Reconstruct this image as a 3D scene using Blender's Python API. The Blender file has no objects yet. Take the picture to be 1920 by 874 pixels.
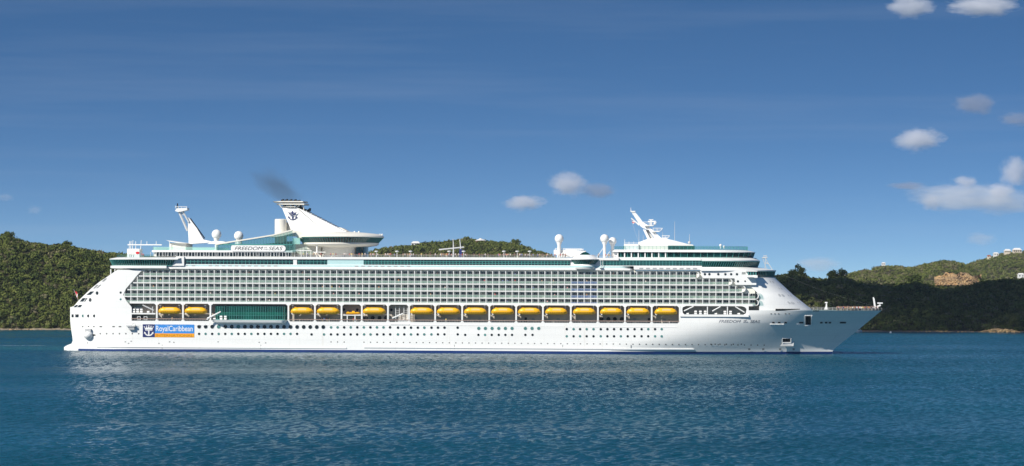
import bpy, bmesh, math, random
import numpy as np
from mathutils import Vector, Matrix
random.seed(7); RNG = np.random.default_rng(7)
R = math.radians
SC = bpy.context.scene
COL = SC.collection

# ------------------------------------------------------------------ camera
F = 4519.0            # focal length in pixels of the 1920 px wide photograph
CX, HY, CAMH, ROLL = 960.0, 530.0, 29.4, R(0.222)
cam_d = bpy.data.cameras.new('camera'); cam = bpy.data.objects.new('camera', cam_d); COL.objects.link(cam)
cam_d.sensor_width = 36.0; cam_d.lens = 36.0 * F / 1920.0
cam_d.shift_y = (HY - 437.0) / 1920.0
cam_d.clip_start = 1.0; cam_d.clip_end = 60000.0
CAMM = Matrix.Translation((0, 0, CAMH)) @ Matrix.Rotation(R(90), 4, 'X') @ Matrix.Rotation(ROLL, 4, 'Z')
cam.matrix_world = CAMM
SC.camera = cam

# ------------------------------------------------------------------ light
SUN_EL, SUN_AZ = R(36), R(43)           # azimuth: to the left of straight behind the camera
SD = Vector((-math.sin(SUN_AZ) * math.cos(SUN_EL), -math.cos(SUN_AZ) * math.cos(SUN_EL), math.sin(SUN_EL)))
sun_d = bpy.data.lights.new('sun', 'SUN'); sun = bpy.data.objects.new('sun', sun_d); COL.objects.link(sun)
sun_d.energy = 5.0; sun_d.angle = R(0.53); sun_d.color = (1.0, 0.95, 0.86)
sun.rotation_euler = SD.to_track_quat('Z', 'Y').to_euler(); sun.location = (-300, -300, 400)

world = bpy.data.worlds.new('World'); SC.world = world; world.use_nodes = True
wn = world.node_tree; wn.nodes.clear(); wl = wn.links
def WN(t, **k):
    n = wn.nodes.new(t)
    for a, b in k.items(): setattr(n, a, b)
    return n
wo = WN('ShaderNodeOutputWorld'); wb = WN('ShaderNodeBackground'); wb.inputs['Strength'].default_value = 0.092
sky = WN('ShaderNodeTexSky', sky_type='NISHITA', sun_disc=False, sun_elevation=SUN_EL, sun_rotation=math.atan2(SD.x, SD.y) % (2 * math.pi))
sky.air_density = 1.0; sky.dust_density = 0.25; sky.ozone_density = 2.5
tc = WN('ShaderNodeTexCoord'); sx = WN('ShaderNodeSeparateXYZ'); wl.new(tc.outputs['Generated'], sx.inputs[0])
# lift the look-up direction: the low sky in the photo (polarised) is as blue as the sky higher up
mz = WN('ShaderNodeMath', operation='MULTIPLY_ADD'); mz.inputs[1].default_value = 4.2; mz.inputs[2].default_value = 0.11
wl.new(sx.outputs['Z'], mz.inputs[0])
cx_ = WN('ShaderNodeCombineXYZ'); wl.new(sx.outputs['X'], cx_.inputs['X']); wl.new(sx.outputs['Y'], cx_.inputs['Y']); wl.new(mz.outputs[0], cx_.inputs['Z'])
nz = WN('ShaderNodeVectorMath', operation='NORMALIZE'); wl.new(cx_.outputs[0], nz.inputs[0]); wl.new(nz.outputs[0], sky.inputs['Vector'])
# thin cirrus streaks, in sky directions
mp = WN('ShaderNodeMapping'); mp.inputs['Scale'].default_value = (2.2, 2.2, 42.0); mp.inputs['Rotation'].default_value = (0, R(3.5), 0)
wl.new(tc.outputs['Generated'], mp.inputs['Vector'])
cn = WN('ShaderNodeTexNoise'); cn.inputs['Scale'].default_value = 1.7; cn.inputs['Detail'].default_value = 5; cn.inputs['Roughness'].default_value = 0.55
wl.new(mp.outputs[0], cn.inputs['Vector'])
cr = WN('ShaderNodeMapRange'); cr.inputs['From Min'].default_value = 0.50; cr.inputs['From Max'].default_value = 0.85
cr.inputs['To Max'].default_value = 0.11
wl.new(cn.outputs['Fac'], cr.inputs['Value'])
hs = WN('ShaderNodeHueSaturation'); hs.inputs['Saturation'].default_value = 1.24; hs.inputs['Hue'].default_value = 0.502; hs.inputs['Value'].default_value = 1.0
wl.new(sky.outputs[0], hs.inputs['Color'])
mxc = WN('ShaderNodeMixRGB'); mxc.inputs['Color2'].default_value = (5.0, 5.6, 6.4, 1)
wl.new(cr.outputs[0], mxc.inputs['Fac']); wl.new(hs.outputs[0], mxc.inputs['Color1'])
wl.new(mxc.outputs[0], wb.inputs['Color']); wl.new(wb.outputs[0], wo.inputs['Surface'])

vs = SC.view_settings
vs.view_transform = 'Standard'; vs.look = 'None'; vs.exposure = 0.22; vs.gamma = 1.0; vs.use_curve_mapping = False
SC.cycles.max_bounces = 8; SC.cycles.transparent_max_bounces = 16; SC.cycles.volume_bounces = 8
SC.cycles.use_denoising = True

# ------------------------------------------------------------------ ship frame and measuring helpers
YAW = R(-4.0); ROOT = Vector((-16.5, 1019.3, 0.0))
SHIPM = Matrix.Translation(ROOT) @ Matrix.Rotation(YAW, 4, 'Z'); SHIPI = SHIPM.inverted()
def ray(px, py):
    d = Vector(((px - CX) / F, -(py - HY) / F, -1.0))
    return CAMM.to_3x3() @ d
def P(px, py, t):
    """ship-frame (x, z) of photo point (px, py) on the plane y = t of the ship frame"""
    o = SHIPI @ Vector((0, 0, CAMH)); d = SHIPI.to_3x3() @ ray(px, py)
    k = (t - o.y) / d.y
    return o.x + d.x * k, o.z + d.z * k
def X(px, t=-19.3): return P(px, 560, t)[0]
def Z(py, px=760, t=-19.3): return P(px, py, t)[1]
def PP(pts, t): return [P(a, b, t) for a, b in pts]
def W(px, py, depth):
    """world point at a given distance north of the camera"""
    d = ray(px, py); k = depth / d.y
    return Vector((d.x * k, depth, CAMH + d.z * k))
def on_water(px, py, z=0.0):
    d = ray(px, py); k = (z - CAMH) / d.z
    return Vector((d.x * k, d.y * k, z))

# ------------------------------------------------------------------ materials
def mat(name, col, rough=0.5, spec=0.5, var=0.0, scale=1.0, bump=0.0, metallic=0.0, stretch=(1, 1, 1), col2=None, coat=0.0):
    m = bpy.data.materials.new(name); m.use_nodes = True
    nt = m.node_tree; b = nt.nodes['Principled BSDF']
    b.inputs['Base Color'].default_value = (*col, 1); b.inputs['Roughness'].default_value = rough
    b.inputs['Specular IOR Level'].default_value = spec; b.inputs['Metallic'].default_value = metallic
    b.inputs['Coat Weight'].default_value = coat
    if var or bump:
        t = nt.nodes.new('ShaderNodeTexCoord'); mpn = nt.nodes.new('ShaderNodeMapping'); mpn.inputs['Scale'].default_value = stretch
        n = nt.nodes.new('ShaderNodeTexNoise'); n.inputs['Scale'].default_value = scale; n.inputs['Detail'].default_value = 6
        nt.links.new(t.outputs['Object'], mpn.inputs[0]); nt.links.new(mpn.outputs[0], n.inputs['Vector'])
        if var:
            c2 = col2 or tuple(c * (1 - var) for c in col)
            mr = nt.nodes.new('ShaderNodeMapRange'); mr.inputs['From Min'].default_value = 0.35; mr.inputs['From Max'].default_value = 0.7
            mx = nt.nodes.new('ShaderNodeMixRGB'); mx.inputs['Color1'].default_value = (*col, 1); mx.inputs['Color2'].default_value = (*c2, 1)
            nt.links.new(n.outputs['Fac'], mr.inputs['Value']); nt.links.new(mr.outputs[0], mx.inputs['Fac'])
            nt.links.new(mx.outputs[0], b.inputs['Base Color'])
        if bump:
            bp = nt.nodes.new('ShaderNodeBump'); bp.inputs['Strength'].default_value = bump; bp.inputs['Distance'].default_value = 0.1
            nt.links.new(n.outputs['Fac'], bp.inputs['Height']); nt.links.new(bp.outputs[0], b.inputs['Normal'])
    return m
def glass_mat(name, tint, refl, opacity):
    """thin see-through glazing: part tinted transparent, part body colour with gloss"""
    m = bpy.data.materials.new(name); m.use_nodes = True
    nt = m.node_tree; b = nt.nodes['Principled BSDF']; out = nt.nodes['Material Output']
    b.inputs['Base Color'].default_value = (*refl, 1); b.inputs['Roughness'].default_value = 0.08
    tr = nt.nodes.new('ShaderNodeBsdfTransparent'); tr.inputs[0].default_value = (*tint, 1)
    mx = nt.nodes.new('ShaderNodeMixShader'); mx.inputs[0].default_value = opacity
    nt.links.new(tr.outputs[0], mx.inputs[1]); nt.links.new(b.outputs[0], mx.inputs[2]); nt.links.new(mx.outputs[0], out.inputs['Surface'])
    return m
M = {}
M['hull'] = mat('hull_paint', (0.82, 0.82, 0.80), 0.28, 0.5, 0.05, 0.12, 0.0, stretch=(0.25, 1, 2.2))
M['white'] = mat('white_paint', (0.80, 0.80, 0.78), 0.4, 0.4, 0.05, 0.4)
M['cream'] = mat('cream_paint', (0.78, 0.75, 0.67), 0.5, 0.3, 0.06, 0.4)
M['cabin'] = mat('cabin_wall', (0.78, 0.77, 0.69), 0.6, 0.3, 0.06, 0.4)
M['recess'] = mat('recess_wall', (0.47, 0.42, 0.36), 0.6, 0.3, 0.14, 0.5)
M['deck'] = mat('deck_paint', (0.20, 0.28, 0.26), 0.7, 0.2, 0.2, 0.5)
M['teak'] = mat('teak_rail', (0.42, 0.30, 0.25), 0.5, 0.3, 0.2, 1.0)
M['boot'] = mat('boot_stripe_blue', (0.010, 0.038, 0.17), 0.35, 0.5, 0.25, 0.15)
M['navy'] = mat('navy_paint', (0.02, 0.03, 0.13), 0.4, 0.4, 0.1, 0.5)
M['skyblue'] = mat('blue_panel', (0.035, 0.24, 0.66), 0.4, 0.4, 0.05, 0.3)
M['orange'] = mat('orange_panel', (0.85, 0.36, 0.015), 0.4, 0.4, 0.05, 0.3)
M['rust_orange'] = mat('ochre_letters', (0.50, 0.20, 0.01), 0.5, 0.3, 0.1, 0.5)
M['ink'] = mat('dark_letters', (0.03, 0.035, 0.05), 0.5, 0.3, 0.1, 0.5)
M['slate'] = mat('slate_letters', (0.16, 0.17, 0.20), 0.5, 0.3, 0.1, 0.5)
M['dark'] = mat('dark_opening', (0.012, 0.013, 0.014), 0.6, 0.3, 0.2, 0.5)
M['grey'] = mat('grey_paint', (0.30, 0.31, 0.31), 0.5, 0.3, 0.1, 0.5)
M['lightgrey'] = mat('light_grey_paint', (0.55, 0.56, 0.56), 0.5, 0.3, 0.1, 0.5)
M['black'] = mat('soot_black', (0.02, 0.02, 0.022), 0.6, 0.3, 0.3, 0.8)
M['glass'] = mat('teal_window_glass', (0.004, 0.050, 0.050), 0.06, 0.6, 0.75, 0.35, stretch=(1, 1, 0.3))
M['glassd'] = mat('dark_window_glass', (0.006, 0.022, 0.026), 0.06, 0.6, 0.6, 0.35, stretch=(1, 1, 0.3))
M['glassg'] = mat('emerald_glass', (0.003, 0.07, 0.05), 0.08, 0.6, 0.75, 0.3, stretch=(1, 1, 0.4))
M['emerald'] = mat('emerald_panel', (0.007, 0.10, 0.068), 0.2, 0.5, 0.3, 0.4)
M['mull'] = mat('turquoise_mullion', (0.075, 0.29, 0.265), 0.4, 0.4, 0.1, 0.5)
M['aqua'] = mat('pale_aqua_paint', (0.48, 0.69, 0.69), 0.4, 0.4, 0.06, 0.3)
M['aquad'] = mat('aqua_paint', (0.22, 0.52, 0.58), 0.4, 0.4, 0.06, 0.3)
M['rail'] = glass_mat('railing_glass', (0.86, 0.93, 0.89), (0.46, 0.60, 0.52), 0.34)
M['rail_shade'] = glass_mat('shaded_railing_glass', (0.78, 0.85, 0.93), (0.28, 0.38, 0.58), 0.34)  # bluer copy of the railing glass, for balconies in the lookout's shadow
M['screen'] = glass_mat('screen_glass', (0.82, 0.92, 0.92), (0.10, 0.23, 0.22), 0.20)
M['screenl'] = glass_mat('pale_screen_glass', (0.82, 0.95, 0.88), (0.50, 0.80, 0.68), 0.42)
M['door1'] = mat('cabin_door_dark', (0.012, 0.016, 0.016), 0.06, 0.6, 0.3, 0.5)
M['door2'] = mat('cabin_door_curtained', (0.10, 0.11, 0.10), 0.2, 0.5, 0.3, 0.7)
M['door3'] = mat('cabin_door_pale_curtain', (0.34, 0.33, 0.28), 0.3, 0.5, 0.2, 0.7)
M['port1'] = mat('porthole_dark', (0.012, 0.02, 0.022), 0.06, 0.6, 0.2, 0.5)
M['port2'] = mat('porthole_aqua', (0.10, 0.26, 0.24), 0.1, 0.6, 0.4, 0.9)
M['yellow'] = mat('lifeboat_yellow', (0.90, 0.475, 0.010), 0.35, 0.4, 0.06, 0.6)
M['panel'] = mat('lifeboat_panel', (0.90, 0.50, 0.20), 0.35, 0.4, 0.05, 0.6)
M['ochre'] = mat('lifeboat_fender', (0.62, 0.30, 0.006), 0.5, 0.3, 0.1, 0.6)
M['steel'] = mat('galvanised_steel', (0.45, 0.46, 0.46), 0.4, 0.5, 0.1, 0.8, metallic=0.3)
M['red'] = mat('flag_red', (0.55, 0.02, 0.03), 0.7, 0.2, 0.1, 0.8)

# ------------------------------------------------------------------ mesh builder
def weathered_hull(m):
    nt = m.node_tree; b = nt.nodes['Principled BSDF']; src = b.inputs['Base Color'].links[0].from_socket
    t = nt.nodes.new('ShaderNodeTexCoord'); sp = nt.nodes.new('ShaderNodeSeparateXYZ'); nt.links.new(t.outputs['Object'], sp.inputs[0])
    cb = nt.nodes.new('ShaderNodeCombineXYZ'); nt.links.new(sp.outputs['X'], cb.inputs['X']); nt.links.new(sp.outputs['Z'], cb.inputs['Y'])
    br = nt.nodes.new('ShaderNodeTexBrick'); br.inputs['Scale'].default_value = 1.0; br.inputs['Brick Width'].default_value = 9.0; br.inputs['Row Height'].default_value = 2.6; br.inputs['Mortar Size'].default_value = 0.05
    br.inputs['Color1'].default_value = (1, 1, 1, 1); br.inputs['Color2'].default_value = (.965, .968, .968, 1); br.inputs['Mortar'].default_value = (.86, .87, .88, 1); nt.links.new(cb.outputs[0], br.inputs['Vector'])
    mp = nt.nodes.new('ShaderNodeMapping'); mp.inputs['Scale'].default_value = (.9, .9, .07); nt.links.new(t.outputs['Object'], mp.inputs[0])
    n = nt.nodes.new('ShaderNodeTexNoise'); n.inputs['Scale'].default_value = 1.0; n.inputs['Detail'].default_value = 5; nt.links.new(mp.outputs[0], n.inputs['Vector'])
    mr = nt.nodes.new('ShaderNodeMapRange'); mr.inputs['From Min'].default_value = .60; mr.inputs['From Max'].default_value = .78; mr.inputs['To Max'].default_value = .30; nt.links.new(n.outputs['Fac'], mr.inputs['Value'])
    m1 = nt.nodes.new('ShaderNodeMixRGB'); m1.blend_type = 'MULTIPLY'; m1.inputs['Fac'].default_value = .8; nt.links.new(src, m1.inputs['Color1']); nt.links.new(br.outputs['Color'], m1.inputs['Color2'])
    m2 = nt.nodes.new('ShaderNodeMixRGB'); m2.inputs['Color2'].default_value = (.58, .53, .45, 1); nt.links.new(mr.outputs[0], m2.inputs['Fac']); nt.links.new(m1.outputs[0], m2.inputs['Color1']); nt.links.new(m2.outputs[0], b.inputs['Base Color'])
    n2 = nt.nodes.new('ShaderNodeTexNoise'); n2.inputs['Scale'].default_value = .35; n2.inputs['Detail'].default_value = 2; nt.links.new(t.outputs['Object'], n2.inputs['Vector'])
    bp = nt.nodes.new('ShaderNodeBump'); bp.inputs['Strength'].default_value = .25; bp.inputs['Distance'].default_value = .12; nt.links.new(n2.outputs['Fac'], bp.inputs['Height']); nt.links.new(bp.outputs[0], b.inputs['Normal'])
weathered_hull(M['hull'])
class MB:
    def __init__(s): s.v = []; s.f = []; s.m = []
    def add(s, vs_, fs, mi=0):
        o = len(s.v); s.v += [tuple(p) for p in vs_]
        for f in fs: s.f.append([i + o for i in f]); s.m.append(mi)
    def box(s, x0, x1, y0, y1, z0, z1, mi=0):
        s.add([(x0, y0, z0), (x1, y0, z0), (x1, y1, z0), (x0, y1, z0), (x0, y0, z1), (x1, y0, z1), (x1, y1, z1), (x0, y1, z1)],
              [(0, 3, 2, 1), (4, 5, 6, 7), (0, 1, 5, 4), (1, 2, 6, 5), (2, 3, 7, 6), (3, 0, 4, 7)], mi)
    def prism(s, poly, y0, y1, mi=0):          # polygon in xz, thickness along y
        n = len(poly)
        s.add([(a, y0, b) for a, b in poly] + [(a, y1, b) for a, b in poly],
              [tuple(range(n)), tuple(range(2 * n - 1, n - 1, -1))] + [(i, i + n, (i + 1) % n + n, (i + 1) % n) for i in range(n)], mi)
    def loft(s, loops, closed=True, cap0=True, cap1=True, mi=0):
        n = len(loops[0]); o = len(s.v); L = len(loops)
        for lp in loops: s.v += [tuple(p) for p in lp]
        for j in range(L - 1):
            for i in range(n if closed else n - 1):
                a = o + j * n + i; b = o + j * n + (i + 1) % n
                s.f.append([a, b, b + n, a + n]); s.m.append(mi)
        if cap0: s.f.append([o + i for i in range(n - 1, -1, -1)]); s.m.append(mi)
        if cap1: s.f.append([o + (L - 1) * n + i for i in range(n)]); s.m.append(mi)
    def slab(s, lp, z0, z1, mi=0, lp2=None):
        s.loft([[(x, y, z0) for x, y in lp], [(x, y, z1) for x, y in (lp2 or lp)]], mi=mi)
    def tube(s, p, q, r, r2=None, n=8, mi=0):
        p = Vector(p); q = Vector(q); d = (q - p)
        if d.length < 1e-6: return
        d.normalize(); u = d.orthogonal().normalized(); w = d.cross(u); r2 = r if r2 is None else r2
        s.loft([[p + (u * math.cos(a) + w * math.sin(a)) * r for a in [2 * math.pi * i / n for i in range(n)]],
                [q + (u * math.cos(a) + w * math.sin(a)) * r2 for a in [2 * math.pi * i / n for i in range(n)]]], mi=mi)
    def lathe(s, c, prof, n=24, mi=0, a0=0, a1=2 * math.pi):     # prof: (radius, z); axis vertical at c
        full = abs(a1 - a0 - 2 * math.pi) < 1e-6
        k = n if full else n + 1
        s.loft([[(c[0] + r * math.cos(a0 + (a1 - a0) * i / n), c[1] + r * math.sin(a0 + (a1 - a0) * i / n), c[2] + z) for i in range(k)] for r, z in prof],
               closed=full, cap0=prof[0][0] > 0.01, cap1=prof[-1][0] > 0.01, mi=mi)
    def ball(s, c, r, n=20, sz=1.0, mi=0):
        s.lathe(c, [(max(r * math.sin(math.pi * i / 12), 0.001 * r), -r * sz * math.cos(math.pi * i / 12)) for i in range(13)], n, mi)
    def disc_y(s, x, y, z, r, th, n=18, mi=0, ax=1.0):            # short cylinder with axis along y
        s.prism([(x + r * ax * math.cos(2 * math.pi * i / n), z + r * math.sin(2 * math.pi * i / n)) for i in range(n)], y, y + th, mi)
    def build(s, name, mats, parent=None, smooth=None, loc=None, fix=False):
        me = bpy.data.meshes.new(name); me.from_pydata(s.v, [], s.f)
        mats = mats if isinstance(mats, (list, tuple)) else [mats]
        for m in mats: me.materials.append(m)
        if len(mats) > 1: me.polygons.foreach_set('material_index', s.m)
        if fix:
            bm = bmesh.new(); bm.from_mesh(me); bmesh.ops.remove_doubles(bm, verts=bm.verts, dist=1e-4)
            bmesh.ops.recalc_face_normals(bm, faces=bm.faces); bm.to_mesh(me); bm.free()
        if smooth:
            me.polygons.foreach_set('use_smooth', [True] * len(me.polygons)); me.set_sharp_from_angle(angle=R(smooth))
        o = bpy.data.objects.new(name, me); COL.objects.link(o)
        if parent: o.parent = parent
        if loc: o.location = loc
        return o
def empty(name, loc=(0, 0, 0), rz=0):
    o = bpy.data.objects.new(name, None); COL.objects.link(o); o.location = loc; o.rotation_euler = (0, 0, rz); o.empty_display_size = 1
    return o
def tag(o, label=None, cat=None, group=None, kind=None):
    if label: o['label'] = label
    if cat: o['category'] = cat
    if group: o['group'] = group
    if kind: o['kind'] = kind
    return o
def copy_tree(o, parent=None):
    c = o.copy(); COL.objects.link(c)
    if parent: c.parent = parent
    for ch in list(o.children): copy_tree(ch, c)
    return c
def loop(x0, x1, hb, n0=0.0, n1=0.0, p=2.3, m=8, k=12):
    """closed plan outline: near side, bow end, far side, stern end (n0, n1 = length of the rounded ends)"""
    pts = []
    a, b = x0 + n0, x1 - n1
    for i in range(m + 1): pts.append((a + (b - a) * i / m, -hb))
    for i in range(1, k * 2):
        g = math.pi * i / (2 * k); c = math.cos(g); s_ = math.sin(g)
        pts.append((b + n1 * s_ ** (2 / p), -hb * math.copysign(abs(c) ** (2 / p), c)))
    for i in range(m + 1): pts.append((b + (a - b) * i / m, hb))
    for i in range(1, k * 2):
        g = math.pi * i / (2 * k); c = math.cos(g); s_ = math.sin(g)
        pts.append((a - n0 * s_ ** (2 / p), hb * math.copysign(abs(c) ** (2 / p), c)))
    return pts
def band(name, parent, lb, lt, zb, zt, step, glass=None, mull=None, w=0.16, rails=(), dep=0.12, frame_rails=True):
    """a ring of glazing between two plan outlines, with its mullions as a sub-part"""
    g = MB(); g.loft([[(x, y, zb) for x, y in lb], [(x, y, zt) for x, y in lt]], cap0=False, cap1=False)
    go = g.build(name, glass or M['glass'], parent, smooth=30)
    mb = MB(); n = len(lt)
    acc = 0.0; nxt = step * 0.5
    for i in range(n):
        a, b = Vector(lt[i]), Vector(lt[(i + 1) % n]); c, d = Vector(lb[i]), Vector(lb[(i + 1) % n])
        L = (b - a).length
        if L < 1e-5: continue
        tdir = (b - a) / L; nrm = Vector((tdir.y, -tdir.x))
        if max(a.y, b.y) < 6:
            while nxt <= acc + L:
                k = (nxt - acc) / L; T = a + (b - a) * k; B = c + (d - c) * k
                q = []
                for (pp, zz) in ((B, zb), (T, zt)):
                    for sx_, dd in ((-w / 2, -0.02), (w / 2, -0.02), (w / 2, dep), (-w / 2, dep)):
                        e = pp + tdir * sx_ + nrm * dd; q.append((e.x, e.y, zz))
                mb.add(q, [(0, 1, 5, 4), (1, 2, 6, 5), (2, 3, 7, 6), (3, 0, 4, 7), (0, 3, 2, 1), (4, 5, 6, 7)])
                nxt += step
        else:
            while nxt <= acc + L: nxt += step
        acc += L
    def inter(k, off):
        out = []
        for i in range(n):
            a, b = lb[i], lt[i]; out.append((a[0] + (b[0] - a[0]) * k, a[1] + (b[1] - a[1]) * k))
        cx0 = sum(p[0] for p in out) / n
        return [(x + (off if x > cx0 else -off) * 0.6, y + (off if y > 0 else -off)) for x, y in out]
    for k, h in rails:
        z = zb + (zt - zb) * k; mb.loft([[(x, y, z - h / 2) for x, y in inter(k, 0.06)], [(x, y, z + h / 2) for x, y in inter(k, 0.06)]], cap0=False, cap1=False)
    mb.build('mullions', mull or M['mull'], go)
    return go
def text_mesh(txt, size, material, name, parent, loc, shear=0.0, width=None, th=0.03, bold=0.0):
    """lettering standing in the xz plane, facing -y"""
    cu = bpy.data.curves.new('lettering', 'FONT'); cu.body = txt; cu.size = size; cu.shear = shear; cu.extrude = th / 2; cu.offset = bold
    o = bpy.data.objects.new('lettering', cu); COL.objects.link(o)
    bpy.context.view_layer.update()
    me = bpy.data.meshes.new_from_object(o.evaluated_get(bpy.context.evaluated_depsgraph_get()))
    bpy.data.objects.remove(o); me.name = name; me.materials.clear(); me.materials.append(material)
    xs = [v.co.x for v in me.vertices]; x0, x1 = min(xs), max(xs); k = (width / (x1 - x0)) if width else 1.0
    for v in me.vertices: v.co = Vector(((v.co.x - x0) * k, -v.co.z, v.co.y))
    ob = bpy.data.objects.new(name, me); COL.objects.link(ob); ob.parent = parent; ob.location = loc
    return ob
# ------------------------------------------------------------------ hills, woods, shore
def attr_mat(name, ramp, rough=0.85, attr='tint', translucent=0.0):
    m = bpy.data.materials.new(name); m.use_nodes = True; nt = m.node_tree; b = nt.nodes['Principled BSDF']
    a = nt.nodes.new('ShaderNodeAttribute'); a.attribute_name = attr
    r = nt.nodes.new('ShaderNodeValToRGB'); el = r.color_ramp.elements
    while len(el) > 1: el.remove(el[-1])
    el[0].position, el[0].color = ramp[0][0], (*ramp[0][1], 1)
    for p, c in ramp[1:]:
        e = el.new(p); e.color = (*c, 1)
    nt.links.new(a.outputs['Fac'], r.inputs[0]); nt.links.new(r.outputs[0], b.inputs['Base Color'])
    b.inputs['Roughness'].default_value = rough; b.inputs['Specular IOR Level'].default_value = 0.15
    return m
LEAF = attr_mat('foliage', [(0, (0.032, 0.050, 0.013)), (.25, (0.060, 0.082, 0.018)), (.55, (0.098, 0.120, 0.026)), (.8, (0.130, 0.145, 0.036)), (.93, (0.135, 0.132, 0.055)), (1, (0.16, 0.140, 0.085))])
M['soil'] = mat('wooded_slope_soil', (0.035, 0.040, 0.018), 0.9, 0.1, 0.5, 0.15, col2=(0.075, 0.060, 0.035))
M['sand'] = mat('shore_sand', (0.20, 0.16, 0.11), 0.9, 0.2, 0.45, 0.25, 0.4, col2=(0.09, 0.07, 0.055))
M['rock'] = mat('ochre_rock', (0.56, 0.37, 0.17), 0.9, 0.2, 0.5, 0.14, 0.8, stretch=(1, 1, .5), col2=(0.17, 0.115, 0.075))
M['bark'] = mat('bark', (0.11, 0.085, 0.06), 0.9, 0.2, 0.3, 2.0)
M['palm'] = mat('palm_leaf', (0.07, 0.10, 0.03), 0.6, 0.3, 0.4, 1.0)
def interp(sk, px):
    return np.interp(px, [a for a, c in sk], [c for a, c in sk])
def vnoise(x, y, seed, octs=4):
    r = np.random.default_rng(seed); out = np.zeros_like(x)
    for o in range(octs):
        for _ in range(5):
            a = r.uniform(0, 2 * np.pi); k = (2 ** o) * r.uniform(.7, 1.4); out = out + np.sin(k * (x * np.cos(a) + y * np.sin(a)) + r.uniform(0, 6.28)) / (2 ** o)
    return out / 5
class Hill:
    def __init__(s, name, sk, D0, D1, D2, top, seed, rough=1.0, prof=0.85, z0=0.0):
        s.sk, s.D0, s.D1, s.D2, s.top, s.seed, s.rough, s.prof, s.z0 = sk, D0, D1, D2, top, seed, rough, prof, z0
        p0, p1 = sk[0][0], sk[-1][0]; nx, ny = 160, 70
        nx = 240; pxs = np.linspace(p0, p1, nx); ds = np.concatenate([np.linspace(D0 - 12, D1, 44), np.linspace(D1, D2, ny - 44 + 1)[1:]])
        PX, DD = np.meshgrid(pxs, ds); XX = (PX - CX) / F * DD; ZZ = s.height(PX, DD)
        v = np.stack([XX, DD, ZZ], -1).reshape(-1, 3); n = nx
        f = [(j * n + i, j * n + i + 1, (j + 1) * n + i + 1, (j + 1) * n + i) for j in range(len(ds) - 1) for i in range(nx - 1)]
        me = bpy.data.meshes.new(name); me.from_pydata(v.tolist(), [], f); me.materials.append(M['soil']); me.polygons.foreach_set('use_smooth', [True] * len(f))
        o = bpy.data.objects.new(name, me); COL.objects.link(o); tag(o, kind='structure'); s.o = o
    def height(s, PX, DD):
        wob = s.D1 + (s.D1 - s.D0) * .14 * vnoise(PX * .02, PX * 0, s.seed + 5, 3)
        zr = CAMH + (HY + (PX - CX) * math.tan(ROLL) - interp(s.sk, PX)) / F * wob - s.top
        k = (DD - s.D0) / (wob - s.D0)
        up = np.sin(np.clip(k, 0, 1) * np.pi / 2) ** s.prof
        dn = np.cos(np.clip((DD - wob) / (s.D2 - wob), 0, 1) * np.pi / 2)
        base = np.where(k <= 1, up, dn) * zr
        nz = vnoise(PX / F * DD * .03, DD * .03, s.seed, 4) * 4.0 * s.rough * np.clip(k * 3, 0, 1) * np.clip(np.abs(1 - k) * 3, 0, 1)
        return np.where(k < 0, k * 8 - .2, np.maximum(base + nz, .3 + k * 2)) + s.z0
    def proj(s, x, y, z):
        dx = x / y * F; dy = (CAMH - z) / y * F
        return CX + dx, HY + dy + dx * math.tan(ROLL)
def leaf_mesh(name, C, Rr, T, nq, leaf, seed, flat=1.0, thin=None):
    """crowns made of many leaf-spray faces; C centres (n,3), Rr radii, T tint"""
    r = np.random.default_rng(seed); n = len(C); N = n * nq
    d = r.normal(size=(n, nq, 3)); d[..., 2] = d[..., 2] * .8 + .35; d /= np.linalg.norm(d, axis=-1, keepdims=True)
    lob = 1 + .28 * np.sin(d[..., 0] * 3.1 + r.uniform(0, 6, (n, 1))) * np.cos(d[..., 1] * 3.7 + r.uniform(0, 6, (n, 1)))
    rad = Rr[:, None] * (1 - .55 * r.random((n, nq)) ** 2.2) * lob
    c = C[:, None, :] + d * rad[..., None] * np.array([1, 1, flat])
    nrm = d + r.normal(size=(n, nq, 3)) * .55; nrm /= np.linalg.norm(nrm, axis=-1, keepdims=True)
    a = np.cross(nrm, r.normal(size=(n, nq, 3))); a /= np.linalg.norm(a, axis=-1, keepdims=True); b = np.cross(nrm, a)
    sz = (leaf * Rr[:, None] * r.uniform(.6, 1.3, (n, nq)))[..., None]
    V = np.stack([c - a * sz, c + b * sz * .62, c + a * sz, c - b * sz * .62], axis=2).reshape(-1, 3)
    tint = np.clip(T[:, None] + r.normal(size=(n, nq)) * .07, 0, 1).reshape(-1)
    me = bpy.data.meshes.new(name); me.vertices.add(N * 4); me.vertices.foreach_set('co', V.astype(np.float32).ravel())
    me.loops.add(N * 4); me.loops.foreach_set('vertex_index', np.arange(N * 4, dtype=np.int32))
    me.polygons.add(N); me.polygons.foreach_set('loop_start', np.arange(0, N * 4, 4, dtype=np.int32))
    me.update(calc_edges=True)
    at = me.attributes.new('tint', 'FLOAT', 'FACE'); at.data.foreach_set('value', tint.astype(np.float32))
    me.materials.append(LEAF)
    return me
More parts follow.
